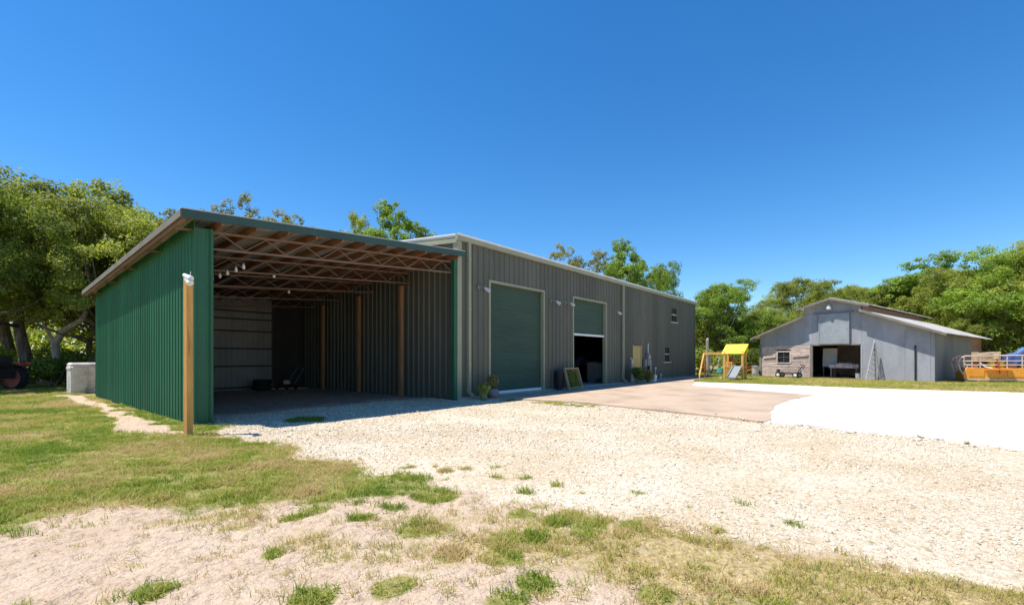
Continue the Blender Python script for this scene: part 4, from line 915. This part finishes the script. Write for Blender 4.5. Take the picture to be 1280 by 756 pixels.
# things at the barn (positions in the barn's own frame)
BM = Matrix.Translation((28.16, -4.13, 0)) @ Matrix.Rotation(R(-103.27), 4, 'Z')
def bp(s_, y_, z_=0): return tuple(BM @ Vector((s_, y_, z_)))
BR = R(-103.27)
la = thing('barn_lamp', 'white dome yard lamp hanging under the barn peak', 'lamp', bp(4.72, -.0, 5.12), BR)
MB().tube([(0, 0, .0), (0, -.3, .06), (0, -.36, -.02)], .02, 6).build('arm', 'grey', la); MB().lathe((0, -.36, -.34), [(.13, 0), (.15, .08), (.13, .2), (.07, .3), (.05, .34)], 14).build('dome', 'bulb', la, smooth=True)
tw = thing('trellis_tower', 'tapered pale metal trellis tower standing against the barn front', 'trellis', bp(7.3, -.42), BR)
TL = [((-.38, -.25), (-.02, -.03)), ((.38, -.25), (.04, -.03)), ((0, .3), (0.01, .03))]
for k, (a_, b_) in enumerate(TL): MB().tube([(a_[0], a_[1], -.03), (b_[0], b_[1], 2.4)], .03, 6).build('leg', 'palegrey' if k == 0 else 'grey', tw)
def tq(k, z_): a_, b_ = TL[k]; q = z_ / 2.4; return (a_[0] + (b_[0] - a_[0]) * q, a_[1] + (b_[1] - a_[1]) * q, z_)
for k in range(7):
    z_ = .25 + .31 * k; c_ = [tq(0, z_), tq(1, z_), tq(2, z_)]
    MB().tube(c_ + [c_[0]], .014, 5).build('ring', 'grey', tw)
    if k < 6:
        for a_, b_ in ((0, 1), (1, 2), (2, 0)): MB().tube([tq(a_, z_), tq(b_, z_ + .31)], .012, 5).build('brace', 'grey', tw)
MB().lathe((0, 0, 2.4), [(.05, 0), (.05, .08), (.01, .16)], 8).build('finial', 'palegrey', tw)
qt = thing('covered_table', 'table under a pale pink quilt inside the barn doorway', 'table', bp(5.2, 1.3, .03), BR)
for sx in (-.75, .75):
    for sy in (-.3, .3): MB().box(sx - .05, sx + .05, sy - .05, sy + .05, 0, .85).build('leg', 'rake', qt)
MB().box(-.85, .85, -.4, .4, .852, .9).build('top', 'rake', qt)
def cloth(w_, d_, h_, drop, seed, n_=28):
    V = []; F = []
    for i in range(n_ + 1):
        for j in range(n_ + 1):
            x = (i / n_ - .5) * (w_ + 2 * drop); y = (j / n_ - .5) * (d_ + 2 * drop)
            ox = max(0, abs(x) - w_ / 2); oy = max(0, abs(y) - d_ / 2); z = h_ - max(ox, oy) + .12 * (mnoise.noise((x * 2.3 + seed, y * 2.3, 0)) + .3) * (ox + oy < .01)
            fx = math.copysign(w_ / 2 + .03 + .03 * math.sin(y * 14), x) if ox > 0 else x; fy = math.copysign(d_ / 2 + .03 + .03 * math.sin(x * 13), y) if oy > 0 else y
            V.append((fx, fy, z))
    for i in range(n_):
        for j in range(n_): a_ = i * (n_ + 1) + j; F.append((a_, a_ + n_ + 1, a_ + n_ + 2, a_ + 1))
    return MB().add(V, F)
ql = cloth(1.72, .82, 1.0, .28, 3).build('quilt', 'quilt', None, smooth=True); ql.location = bp(5.2, 1.3, .0); ql.rotation_euler = (0, 0, BR); tag(ql, 'pale pink patterned quilt draped over the table in barn doorway', 'quilt')
bk2 = thing('pale_bucket', 'pale bucket on the floor right of the quilted table in the barn', 'bucket', bp(6.15, .7, .03), BR); MB().lathe((0, 0, 0), [(.17, 0), (.21, .36), (.22, .37), (.19, .37), (.18, .32)], 14).build('body', 'palegrey', bk2); MB().tube([(-.2, 0, .35), (-.1, -.15, .3), (.1, -.15, .3), (.2, 0, .35)], .008, 5).build('handle', 'grey', bk2)
pb = thing('pale_board', 'pale sheet leaning inside the left of the barn doorway', 'board', bp(4.15, 1.6, .03), BR); MB().prism([(-.45, 0, .75), (.45, 0, .75), (.45, .12, 2.1), (-.45, .12, 2.1)], (0, .03, 0)).build('sheet', 'palegrey', pb); 
for sx in (-.4, .4): MB().bar((sx, .04, 0), (sx, .05, .76), .05, .05, (0, 1, 0)).build('leg', 'rake', pb)
# cart and odds and ends before the board bay
ct = thing('garden_cart', 'low dark garden cart with pale wheels before the weathered boards', 'cart', bp(2.55, -.75), BR)
MB().box(-1.0, .45, -.3, .3, .26, .34).build('bed', 'dark', ct); MB().bar((-1.9, 0, .62), (.5, -.1, .70), .22, .05).build('plank', 'boards', ct); MB().box(-1.0, -.9, -.25, .25, .34, .58).build('bolster', 'rake', ct)
for sx in (-.8, .35):
    for sy in (-.36, .36):
        wv = tyre(MB(), (sx, sy, .19), .19, .08, 'y', 16, .6).build('wheel', 'black', ct); MB().lathe((sx, sy, .19), [(.03, -.05), (.115, -.035), (.115, .035), (.03, .05)], 14, 'y').build('rim', 'bulb', wv)
MB().tube([(.4, -.2, .3), (.75, -.2, .85), (.6, -.2, 1.0)], .03, 6).build('handle', 'dark', ct); MB().tube([(.4, .2, .3), (.75, .2, .85), (.6, .2, 1.0)], .03, 6).build('handle', 'dark', ct); MB().bar((.9, -.3, .12), (.72, -.25, .7), .07, .03).build('fender', 'palegrey', ct)
gb = thing('grey_dustbin', 'battered grey dustbin at the left corner of the barn', 'dustbin', bp(-.2, -.4)); MB().lathe((0, 0, 0), [(.2, 0), (.26, .7), (.28, .72)], 14).build('body', 'palegrey', gb); MB().lathe((0, 0, .725), [(.29, 0), (.27, .06), (.06, .11)], 14).build('lid', 'grey', gb)
wbw = thing('red_wheelbarrow', 'red wheelbarrow standing left of the barn by the playset', 'wheelbarrow', bp(-.85, -.5), BR)
MB().prism([(-.45, -.3, .75), (.35, -.3, .75), (.22, -.2, .42), (-.25, -.2, .42)], (0, .6, 0)).build('tray', 'red', wbw); tyre(MB(), (-.5, 0, .2), .2, .09, 'y', 16, .5).build('wheel', 'black', wbw)
for sy in (-.22, .22): MB().tube([(-.5, sy * .3, .2), (.2, sy, .42), (.75, sy * 1.2, .62)], .02, 6).build('handle', 'cedar', wbw); MB().tube([(.15, sy, .42), (.25, sy, .0)], .02, 6).build('leg', 'dark', wbw)

# ------------------------------------------------------------------ playset
PR = R(-88)
ps = thing('wooden_playset', 'wooden swing set tower with yellow canopy, slide and swing beam', 'playset', (21.75, -3.75, 0), PR)
for sx in (-.48, .62):
    for sy in (-.5, .5): MB().box(sx - .065, sx + .065, sy - .065, sy + .065, -.05, 1.85).build('post', 'cedar', ps)
MB().box(-.55, .69, -.56, .56, .80, .86).build('deck', 'cedar', ps)
cn = MB(); 
# canopy: sheet folded over a ridge, front flap long
R0 = (2.36); cn.prism([(-.66, -.60, 1.72), (-.48, .02, R0), (-.66, .62, 1.74), (-.66, .60, 1.71), (-.47, .02, R0 - .03), (-.66, -.57, 1.70)], (1.36, 0, 0)); cn.build('canopy', 'yellow', ps)
MB().tube([(-.5, .02, R0 - .06), (.72, .02, R0 - .06)], .03, 6).build('ridge_pole', 'cedar', ps)
for sx in (-.48, .62): MB().bar((sx, -.5, 1.8), (sx, .02, R0 - .08), .05, .07).build('rafter', 'cedar', ps); MB().bar((sx, .5, 1.8), (sx, .02, R0 - .08), .05, .07).build('rafter', 'cedar', ps)
MB().box(-.43, .02, -.54, -.505, 1.10, 1.17).build('rail', 'cedar', ps); MB().box(-.43, .57, .505, .54, 1.10, 1.17).build('rail', 'cedar', ps)
for k in range(4): MB().box(-.40 + k * .11, -.33 + k * .11, -.545, -.51, .3, 1.09).build('slat', 'cedar', ps)
MB().box(-.3, -.02, -.1, -.06, .87, 1.45).build('climbing_panel', 'red', ps)
sl_ = MB(); sl_.prism([(.12, -.52, .86), (.58, -.52, .86), (.42, -1.45, .14), (-.08, -1.45, .14)], (0, -.01, .04)); s_ = sl_.build('slide', 'slide', ps)
MB().bar((.1, -.5, .93), (-.1, -1.5, .2), .05, .13).build('slide_edge', 'slide', s_); MB().bar((.6, -.5, .93), (.44, -1.5, .2), .05, .13).build('slide_edge', 'slide', s_)
MB().box(-.1, .44, -1.62, -1.44, .1, .17).build('slide_lip', 'slide', s_)
MB().box(-.65, -.5, -1.25, -1.0, -.03, .18).build('step_block', 'cream', ps)
MB().bar((-2.0, .1, 1.74), (-.48, .0, 1.74), .13, .16).build('swing_beam', 'cedar', ps)
for sy in (-.75, .85): MB().bar((-1.95, .08, 1.72), (-2.08, sy, -.04), .1, .1).build('leg', 'cedar', ps)
MB().bar((-2.02, -.35, .75), (-2.02, .45, .75), .06, .08).build('leg_brace', 'cedar', ps)
for k, sx in enumerate((-1.65, -1.15)):
    for q in (-.16, .16): MB().tube([(sx + q, .05, 1.66), (sx + q * .9, .05, .5)], .012, 5).build('swing_chain', 'palegrey', ps)
    MB().bar((sx - .2, .05, .48), (sx + .2, .05, .48), .18, .04).build('swing_seat', 'teal' if k else 'dark', ps)
mb = MB(); mb.lathe((-.8, -.25, .32), [(.14, 0), (.22, .12), (.24, .42), (.2, .42), (.17, .15), (.1, .08)], 12); mb.build('bucket_swing', 'teal', ps)
for q in (-.18, .18): MB().tube([(-.8 + q, -.25, .72), (-.8 + q * .6, .03, 1.66)], .01, 5).build('swing_rope', 'palegrey', ps)
tt = thing('toy_table', 'small brown wooden toy table at the far end of the workshop', 'table', (24.3, -.95, 0), PR)
MB().box(-.35, .35, -.3, .3, .48, .54).build('top', 'cedar', tt)
for sx in (-.3, .3):
    for sy in (-.24, .24): MB().box(sx - .03, sx + .03, sy - .03, sy + .03, -.02, .479).build('leg', 'oldpost', tt)
MB().lathe((0, 0, .541), [(.2, 0), (.26, .14), (.2, .4), (.05, .48)], 12).build('orange_ball', 'red', None).location = tt.location
o_ = bpy.data.objects['orange_ball']; o_.name = 'toy_dome'; tag(o_, 'faded red dome shaped toy resting on the small brown table', 'toy')
sp = thing('snag_trunk', 'bare pale brown tree stump pole standing behind the playset', 'tree stump', (27.65, -.35, 0)); MB().tube([(0, 0, -.1), (.03, 0, 1.4), (0, .03, 2.85), (.05, 0, 3.05)], [.17, .14, .12, .09], 10).build('trunk', 'palebark', sp); MB().tube([(.02, 0, 2.2), (.3, .1, 2.5)], [.07, .05], 8).build('limb_stub', 'palebark', sp)

# ------------------------------------------------------------------ orange lift platform and its neighbours
LR = R(-76)
lf = thing('orange_lift', 'orange lift platform with worn guard rails at the barn side', 'lift', (27.9, -15.1, 0), LR)
LM = Matrix.Translation((27.9, -15.1, 0)) @ Matrix.Rotation(LR, 4, 'Z')
MB().prism([(.22, -.4, .12), (3.0, -.4, .12), (3.12, -.4, .84), (.42, -.4, .84), (.22, -.4, .55)], (0, 1.1, 0)).build('chassis', 'orange', lf)
MB().box(.45, 1.15, -.44, -.405, .32, .78).build('side_panel', 'orange', lf); MB().box(2.2, 2.9, -.44, -.405, .32, .78).build('side_panel', 'orange', lf)
MB().box(1.2, 2.35, -.62, -.41, .72, .80).build('step', 'orange', lf); MB().box(.24, 2.98, -.47, -.402, .08, .2).build('bumper', 'cream', lf)
MB().prism([(2.98, -.5, .1), (3.14, -.5, .1), (3.24, -.5, .86), (3.1, -.5, .86)], (0, 1.3, 0)).build('end_plate', 'cream', lf)
for sx in (.65, 2.6):
    for sy in (-.1, .5): tyre(MB(), (sx, sy, .2), .22, .18, 'y', 16, .5).build('wheel', 'black', lf)
for sy in (-.36, .66):
    MB().tube([(.28, sy, .3), (.08, sy, .7), (-.02, sy, 1.15), (.08, sy, 1.42), (.32, sy, 1.55), (3.2, sy, 1.6)], .04, 8).build('top_rail', 'rail', lf)
    for z_ in (1.0, 1.24): MB().tube([(.2, sy, z_), (3.15, sy, z_ + .02)], .03, 8).build('mid_rail', 'rail', lf)
    for sx in (.26, 1.0, 2.2, 2.85): MB().tube([(sx, sy, .84), (sx, sy, 1.57)], .034, 8).build('stanchion', 'rail', lf)
    MB().tube([(.2, sy, .5), (.42, sy, .9), (.2, sy, 1.25)], .034, 8).build('end_hoop', 'rail', lf)
MB().tube([(-.02, -.36, 1.15), (-.02, .66, 1.15)], .03, 8).build('end_rail', 'rail', lf)
MB().tube([(1.0, -.38, 1.1), (1.2, -.42, .9), (1.5, -.5, .82)], .035, 8).build('hose', 'white', lf)
MB().bar((1.72, -.44, 1.4), (1.82, -.52, .5), .05, .05).build('strut', 'red', lf)
cr = thing('cream_crate', 'cream wooden crate lying on the orange lift', 'crate', LM @ Vector((1.42, .1, 1.3)), LR)
for k, z_ in enumerate((0, .17, .34)):
    for sy in (-.36, .36): MB().bar((-.5, sy, z_ + .07 - .02 * k), (.52, sy, z_ + .07 + .03 * k), .03, .12).build('slat', 'cream', cr)
for sx in (-.5, .52): MB().box(sx - .035, sx + .035, -.34, .34, -.02, .5).build('end_board', 'cream', cr)
MB().box(-.46, .48, -.33, .33, -.03, .0).build('base', 'cream', cr)
for sx in (-.4, .4): MB().box(sx - .05, sx + .05, -.3, .3, -.46, -.031).build('bearer', 'rake', cr)
for k, (x, lab) in enumerate([(1.58, 'left of two yellow drums on the orange lift'), (2.0, 'right of two yellow drums on the orange lift')]):
    dr = thing('yellow_drum', lab, 'drum', LM @ Vector((x, -.16 + .02 * k, .845)), LR, 'yellow drums on the lift'); MB().lathe((0, 0, 0), [(.17, 0), (.18, .03), (.17, .06), (.17, .2), (.185, .22), (.17, .24), (.17, .4), (.18, .43)], 18).build('body', 'drum', dr); MB().lathe((0, 0, .431), [(.16, 0), (.14, .015)], 18).build('lid', 'drum', dr)
tb = cloth(1.35, 1.0, .72, .5, 9, 30).build('blue_tarp', 'blue', None, smooth=True); tb.location = LM @ Vector((2.72, .3, .86)); tb.rotation_euler = (0, 0, LR); tag(tb, 'crumpled blue tarpaulin heaped over the right end of the lift', 'tarpaulin')
bs = thing('blue_slide', 'pale blue plastic slide propped up on the blue tarpaulin', 'slide', LM @ Vector((2.3, .1, 1.52)), LR); MB().prism([(0, -.2, 0), (.5, -.2, .16), (.8, -.2, .46), (.88, -.2, .54), (.92, -.2, .4), (.55, -.2, .04), (.05, -.2, -.1)], (0, .4, 0)).build('chute', 'blue2', bs)
for sy in (-.23, .2): MB().prism([(0, sy, .0), (.5, sy, .16), (.86, sy, .5), (.86, sy, .6), (.48, sy, .26), (0, sy, .1)], (0, .03, 0)).build('side_wall', 'blue2', bs)
bx_ = thing('rusty_box', 'rusty brown box under the blue tarpaulin edge on the lift', 'box', LM @ Vector((2.45, -.2, .845)), LR); MB().rbox(-.2, .2, -.12, .12, 0, .24, .02).build('body', 'brownboards', bx_); MB().box(-.21, .21, -.13, .13, .241, .27).build('lid', 'rail', bx_)

# ------------------------------------------------------------------ trees
def crown_arrays(seed, n_leaf, prof='oak'):
    r_ = np.random.default_rng(seed); C = []; RR = []
    if prof == 'oak': nC, cz, rx, rz, c0, c1 = 84, 5.9, 4.4, 3.9, .7, 1.4
    elif prof == 'round': nC, cz, rx, rz, c0, c1 = 66, 5.2, 3.6, 4.4, .75, 1.35
    elif prof == 'tall': nC, cz, rx, rz, c0, c1 = 40, 6.3, 2.0, 3.6, .55, 1.0
    else: nC, cz, rx, rz, c0, c1 = 34, 6.9, 2.2, 3.0, .4, .8     # thin
    while len(C) < nC:
        d = r_.normal(size=3); d /= np.linalg.norm(d)
        if d[2] < -.72: continue
        k = r_.uniform(.45, 1.0) ** .6 * (0.78 + 0.44 * vnoise(np.array([d[0] * 2.2 + 9]), np.array([d[1] * 2.2 + d[2] * 1.7]), seed)[0])
        C.append(np.array([d[0] * rx * k, d[1] * rx * k, cz + d[2] * rz * k])); RR.append(r_.uniform(c0, c1))
    C = np.array(C); RR = np.array(RR); wgt = RR ** 2 / (RR ** 2).sum(); P = []; D = []
    for c_, q, w_ in zip(C, RR, wgt):
        m_ = max(20, int(n_leaf * w_)); ns = 16
        sub = r_.normal(size=(ns, 3)); sub /= np.linalg.norm(sub, axis=1, keepdims=True); sub[:, 2] = np.where(sub[:, 2] < -.4, -sub[:, 2], sub[:, 2])
        so_ = sub * q * r_.uniform(.45, 1.0, (ns, 1)) * np.array([1, 1, .85]); sr = q * r_.uniform(.2, .42, ns)
        k = r_.integers(0, ns, m_); d = r_.normal(size=(m_, 3)); d /= np.linalg.norm(d, axis=1, keepdims=True)
        P.append(c_ + so_[k] + d * (sr[k] * r_.uniform(.3, 1.15, m_) ** .6)[:, None] * np.array([1, 1, .8])); D.append(d * .8 + sub[k] * .5)
    P = np.concatenate(P); D = np.concatenate(D)
    return C, RR, P, D, r_
def trunk_mesh(seed, C, fork, r0, lean=0.0):
    rr = random.Random(seed); mb = MB(); top = Vector((lean + rr.uniform(-.2, .2), rr.uniform(-.2, .2), fork))
    mid = Vector((lean * .3 + rr.uniform(-.15, .15), rr.uniform(-.15, .15), fork * .5))
    mb.tube([(0, 0, -.3), (0, 0, .25), mid, top, top + Vector((rr.uniform(-.3, .3), rr.uniform(-.3, .3), 2.2)), top + Vector((rr.uniform(-.5, .5), rr.uniform(-.5, .5), 4.2))],
            [r0 * 1.5, r0 * 1.1, r0 * .88, r0 * .75, r0 * .45, r0 * .12], 10)
    for k in range(0, len(C), 3):
        c_ = Vector(C[k]); s0 = top + Vector((0, 0, min(2.0, max(-.4, (c_.z - fork) * .35)))); m1 = s0.lerp(c_, .5) + Vector((rr.uniform(-.3, .3), rr.uniform(-.3, .3), rr.uniform(-.5, .1)))
        mb.tube([s0, m1, c_], [r0 * .34, r0 * .2, r0 * .06], 6)
    return mb
KIND = {}
def tree_kind(key, seed, prof, n_leaf, leaf, m, fork=2.3, r0=.27, bark='bark', lean=0.0, size=.078):
    C, RR, P, D, r_ = crown_arrays(seed, n_leaf, prof)
    V, F = leaf_quads(r_, P, D, size, .55)
    me = bpy.data.meshes.new('crown_' + key); np_mesh(me, V, F); me.materials.append(M[m])
    tm = trunk_mesh(seed, C, fork, r0, lean).mesh('trunk_' + key); tm.materials.append(M[bark]); tm.polygons.foreach_set('use_smooth', [True] * len(tm.polygons))
    KIND[key] = (tm, me)
tree_kind('oak_a', 21, 'oak', 52000, 0, 'leafA', 2.2, .28)
tree_kind('oak_b', 22, 'oak', 52000, 0, 'leafA', 1.8, .24, lean=.8)
tree_kind('round_a', 23, 'round', 50000, 0, 'leafB', 1.6, .22)
tree_kind('round_b', 24, 'round', 50000, 0, 'leafA', 1.5, .22)
tree_kind('tall', 25, 'tall', 23000, 0, 'leafB', 2.5, .17, size=.078)
tree_kind('thin', 26, 'thin', 9000, 0, 'leafC', 3.5, .13, bark='palebark', size=.07)
tree_kind('dark', 27, 'oak', 45000, 0, 'leafD', 2.4, .32)
def tree(kind, x, y, h, label, name='oak_tree', rz=None, wide=1.0, group=None):
    s_ = h / 9.9 if kind not in ('round_a', 'round_b') else h / 9.7
    t_ = thing(name, label, 'tree', (x, y, 0), rz if rz is not None else random.uniform(0, 6.28), group); t_.scale = (s_ * wide, s_ * wide, s_)
    put('trunk', KIND[kind][0], t_); put('crown', KIND[kind][1], t_); return t_
# left wood
GL = 'oaks behind the lawn on the left'
tree('dark', -11.2, 20.6, 10.4, 'dark shady oak overhanging the red tractor at the left edge', group=GL, wide=.8)
tree('oak_a', -9.2, 25.5, 12.0, 'tall bright oak whose top rises left of the concrete tank', group=GL)
tree('oak_b', -7.3, 21.5, 9.6, 'leaning oak close behind the concrete tank', group=GL, rz=.6, wide=.9)
tree('round_b', -4.6, 25.2, 11.9, 'oak with a knobbly top left of the lean-to roof', group=GL)
tree('oak_a', -2.2, 22.0, 9.4, 'low spreading oak just behind the lean-to back corner', group=GL, rz=2.2)
tree('thin', -1.0, 27.6, 12.1, 'thin sparse topped tree rising just left of the roof corner', group=GL, wide=1.2)
tree('oak_b', -14.5, 26.5, 11.8, 'oak at the left edge behind the red tractor', group=GL, rz=3.0)
tree('round_a', 0.8, 31.5, 11.2, 'rounded oak partly hidden behind the lean-to roof corner', group=GL)
tree('dark', -9.5, 33.5, 12.5, 'dark oak deep in the wood behind the tractor', group=GL, rz=1.2)
tree('round_b', -5, 36, 12.5, 'oak deep in the wood behind the concrete tank', group=GL, rz=2.9)
tree('oak_a', -16.5, 36, 13, 'oak deep in the wood at the far left', group=GL, rz=4.4)
for i, (x, y, h, r, m_) in enumerate([(-8.6, 20.2, 1.6, 1.2, 'leafD'), (-7.4, 17.2, 1.2, 1.0, 'leafA'), (-6.2, 18.8, 2.0, 1.4, 'leafD'), (-8.2, 22.5, 2.2, 1.6, 'leafD'), (-11.6, 25.5, 1.6, 1.5, 'leafA'), (-5.4, 23, 2.4, 1.8, 'leafD'), (-10.0, 30, 2.2, 2.2, 'leafB'), (-7.0, 29, 2.0, 2.0, 'leafA')]):
    shrub((x, y, 0), h, r, ['low dark shrub behind the red tractor', 'small mid green shrub left of the concrete tank', 'dark shrub directly behind the concrete tank', 'broad dark shrub between the oak trunks', 'mid green shrub far behind the tractor', 'tall dark shrub by the far corner of the green wall', 'bright shrub in the sunny gap of the wood', 'mid green shrub deep between the oak trunks'][i], m_, 1500, .10, 'understorey shrubs of the left wood')
mb = MB(); lt_ = thing('leaning_trunk', 'pale bare leaning trunk curving up behind the tank', 'tree trunk', (-8.35, 22.8, 0)); mb.tube([(0, 0, -.2), (.15, -.1, 1.1), (.05, 0, 2.2), (.35, -.3, 2.9), (1.0, -.9, 3.5), (1.3, -1.0, 4.3)], [.24, .2, .18, .17, .14, .08], 10).build('trunk', 'palebark', lt_, smooth=True); MB().tube([(.05, 0, 2.2), (-.4, .4, 3.4)], [.11, .05], 8).build('limb', 'palebark', lt_)
# behind the lean-to and workshop
tree('thin', 6.7, 38.4, 17.6, 'wispy tree top showing left of centre above the lean-to roof', 'slender_tree', wide=.75)
tree('thin', 10.2, 38.0, 17.0, 'second wispy tree top above the lean-to roof', 'slender_tree', wide=1.0)
tree('round_b', 11.2, 26.9, 14.4, 'yellowish oak top above the middle of the lean-to roof', rz=1.0, wide=.42)
tree('tall', 13.2, 22.0, 14.7, 'bright leafy tree top left of the workshop gable', 'leafy_tree', wide=1.0)
tree('thin', 29.46, 15.3, 13.6, 'thin tree top above the workshop eave nearest the first door', 'slender_tree', wide=.8)
tree('thin', 30.86, 12.0, 12.6, 'sparse tree top above the half open door', 'slender_tree', wide=1.1)
tree('tall', 30.4, 8.2, 12.6, 'tall brownish tree top above the far workshop roof', 'leafy_tree', wide=.9)
tree('round_a', 33.4, 5.6, 10.4, 'rounded green tree just behind the far workshop end', wide=.62)
tree('tall', 33, 10.8, 11.2, 'green tree behind the taller tops over the workshop roof', wide=.7, rz=3)
# right tree line
GR = 'tree line behind the barn and playset'
tree('round_a', 37.2, 0.6, 8.6, 'bright rounded tree directly behind the playset', rz=.3, wide=1.15, group=GR)
tree('round_b', 40.6, 3.4, 8.2, 'green tree between workshop end and playset canopy', group=GR)
tree('oak_a', 41.5, -2.4, 6.6, 'spreading tree left of the barn eave', group=GR, rz=1.7)
tree('oak_b', 50.5, -4.2, 10.2, 'oak top rising behind the left slope of the barn roof', group=GR)
tree('round_b', 56, -6.9, 10.2, 'green tree top just left of the barn peak', group=GR, rz=4)
tree('oak_a', 58, -9.9, 10.4, 'wide oak crown behind the barn peak', group=GR, rz=2.6)
tree('round_a', 57, -13.0, 10.0, 'bright tree crown behind the right slope of the barn roof', group=GR, rz=5)
tree('tall', 56.5, -16.2, 12.4, 'tree top standing highest behind the right end of the barn roof', 'leafy_tree', group=GR, wide=1.4)
tree('oak_b', 53.5, -17.4, 10.0, 'spreading oak behind the barn eave on the right', group=GR, rz=2)
tree('oak_a', 49.5, -19.0, 10.4, 'large oak above the orange lift', group=GR, rz=.4)
tree('round_a', 46.6, -20.6, 11.0, 'large bright tree above the blue tarpaulin at right edge', group=GR, rz=3.3, wide=1.1)
tree('oak_b', 44.5, -22.4, 11.0, 'oak cut off by the right edge of the picture', group=GR, rz=5.2)
tree('round_b', 44.2, -18.4, 6.2, 'low bushy tree between the barn and the orange lift', group=GR, rz=1)
for i, (x, y, h) in enumerate([(44, 6, 8.0), (50, 0.5, 7.0), (62, -5, 10.0), (64, -8, 10.5), (64, -14, 10.5), (60, -19, 11), (55, -23, 11), (50, -26, 11)]):
    tree(['round_b', 'oak_a', 'round_a', 'oak_b'][i % 4], x, y, h, ['far tree glimpsed between workshop end and playset', 'low far tree in the gap left of the barn', 'far tree behind the left barn roof', 'far tree behind the barn peak', 'far tree behind the right barn roof', 'far tree behind the barn eave on the right', 'far tree behind the orange lift', 'far tree at the right picture edge'][i], rz=i * 1.3, group='far row of hidden trees on the right')
for i, (x, y, h, r, m_, lab) in enumerate([(30.5, 3.4, 2.4, 1.6, 'leafB', 'bright shrub beyond the far end of the workshop'), (31.0, .4, 2.6, 1.8, 'leafA', 'green shrub behind the swing beam'), (32.4, -1.9, 2.4, 1.7, 'leafD', 'dark shrub between playset and barn'), (44, -19.6, 2.6, 2.0, 'leafB', 'bright shrub behind the orange lift'), (43, -21.6, 2.6, 2.0, 'leafA', 'green shrub behind the blue tarpaulin'), (34.5, 2.2, 3.0, 2.2, 'leafD', 'tall dark shrub at the foot of the tree behind the playset')]):
    shrub((x, y, 0), h, r, lab, m_, 1700, .11, 'shrubs along the right tree line')
# distant woods closing the horizon
r_ = np.random.default_rng(99); P = []
for th in np.linspace(-0.55, 2.1, 60):
    for rad in (84, 97):
        q = rad + r_.uniform(-4, 4); c_ = np.array([-8 + q * math.cos(th), q * math.sin(th) - 5, 0]); h = r_.uniform(6.5, 10)
        d = r_.normal(size=(520, 3)); d /= np.linalg.norm(d, axis=1, keepdims=True); P.append(c_ + np.array([0, 0, h * .48]) + d * np.array([4.2, 4.2, h * .5]) * r_.uniform(.6, 1.05, (520, 1)))
P = np.concatenate(P); P[:, 2] = np.abs(P[:, 2]); D = r_.normal(size=P.shape)
V, F = leaf_quads(r_, P, D / np.linalg.norm(D, axis=1, keepdims=True), .42, .5)
stuff(leaf_obj('distant_woods', V, F, 'leafA', None), 'distant green woods closing the horizon behind the trees', 'woods')
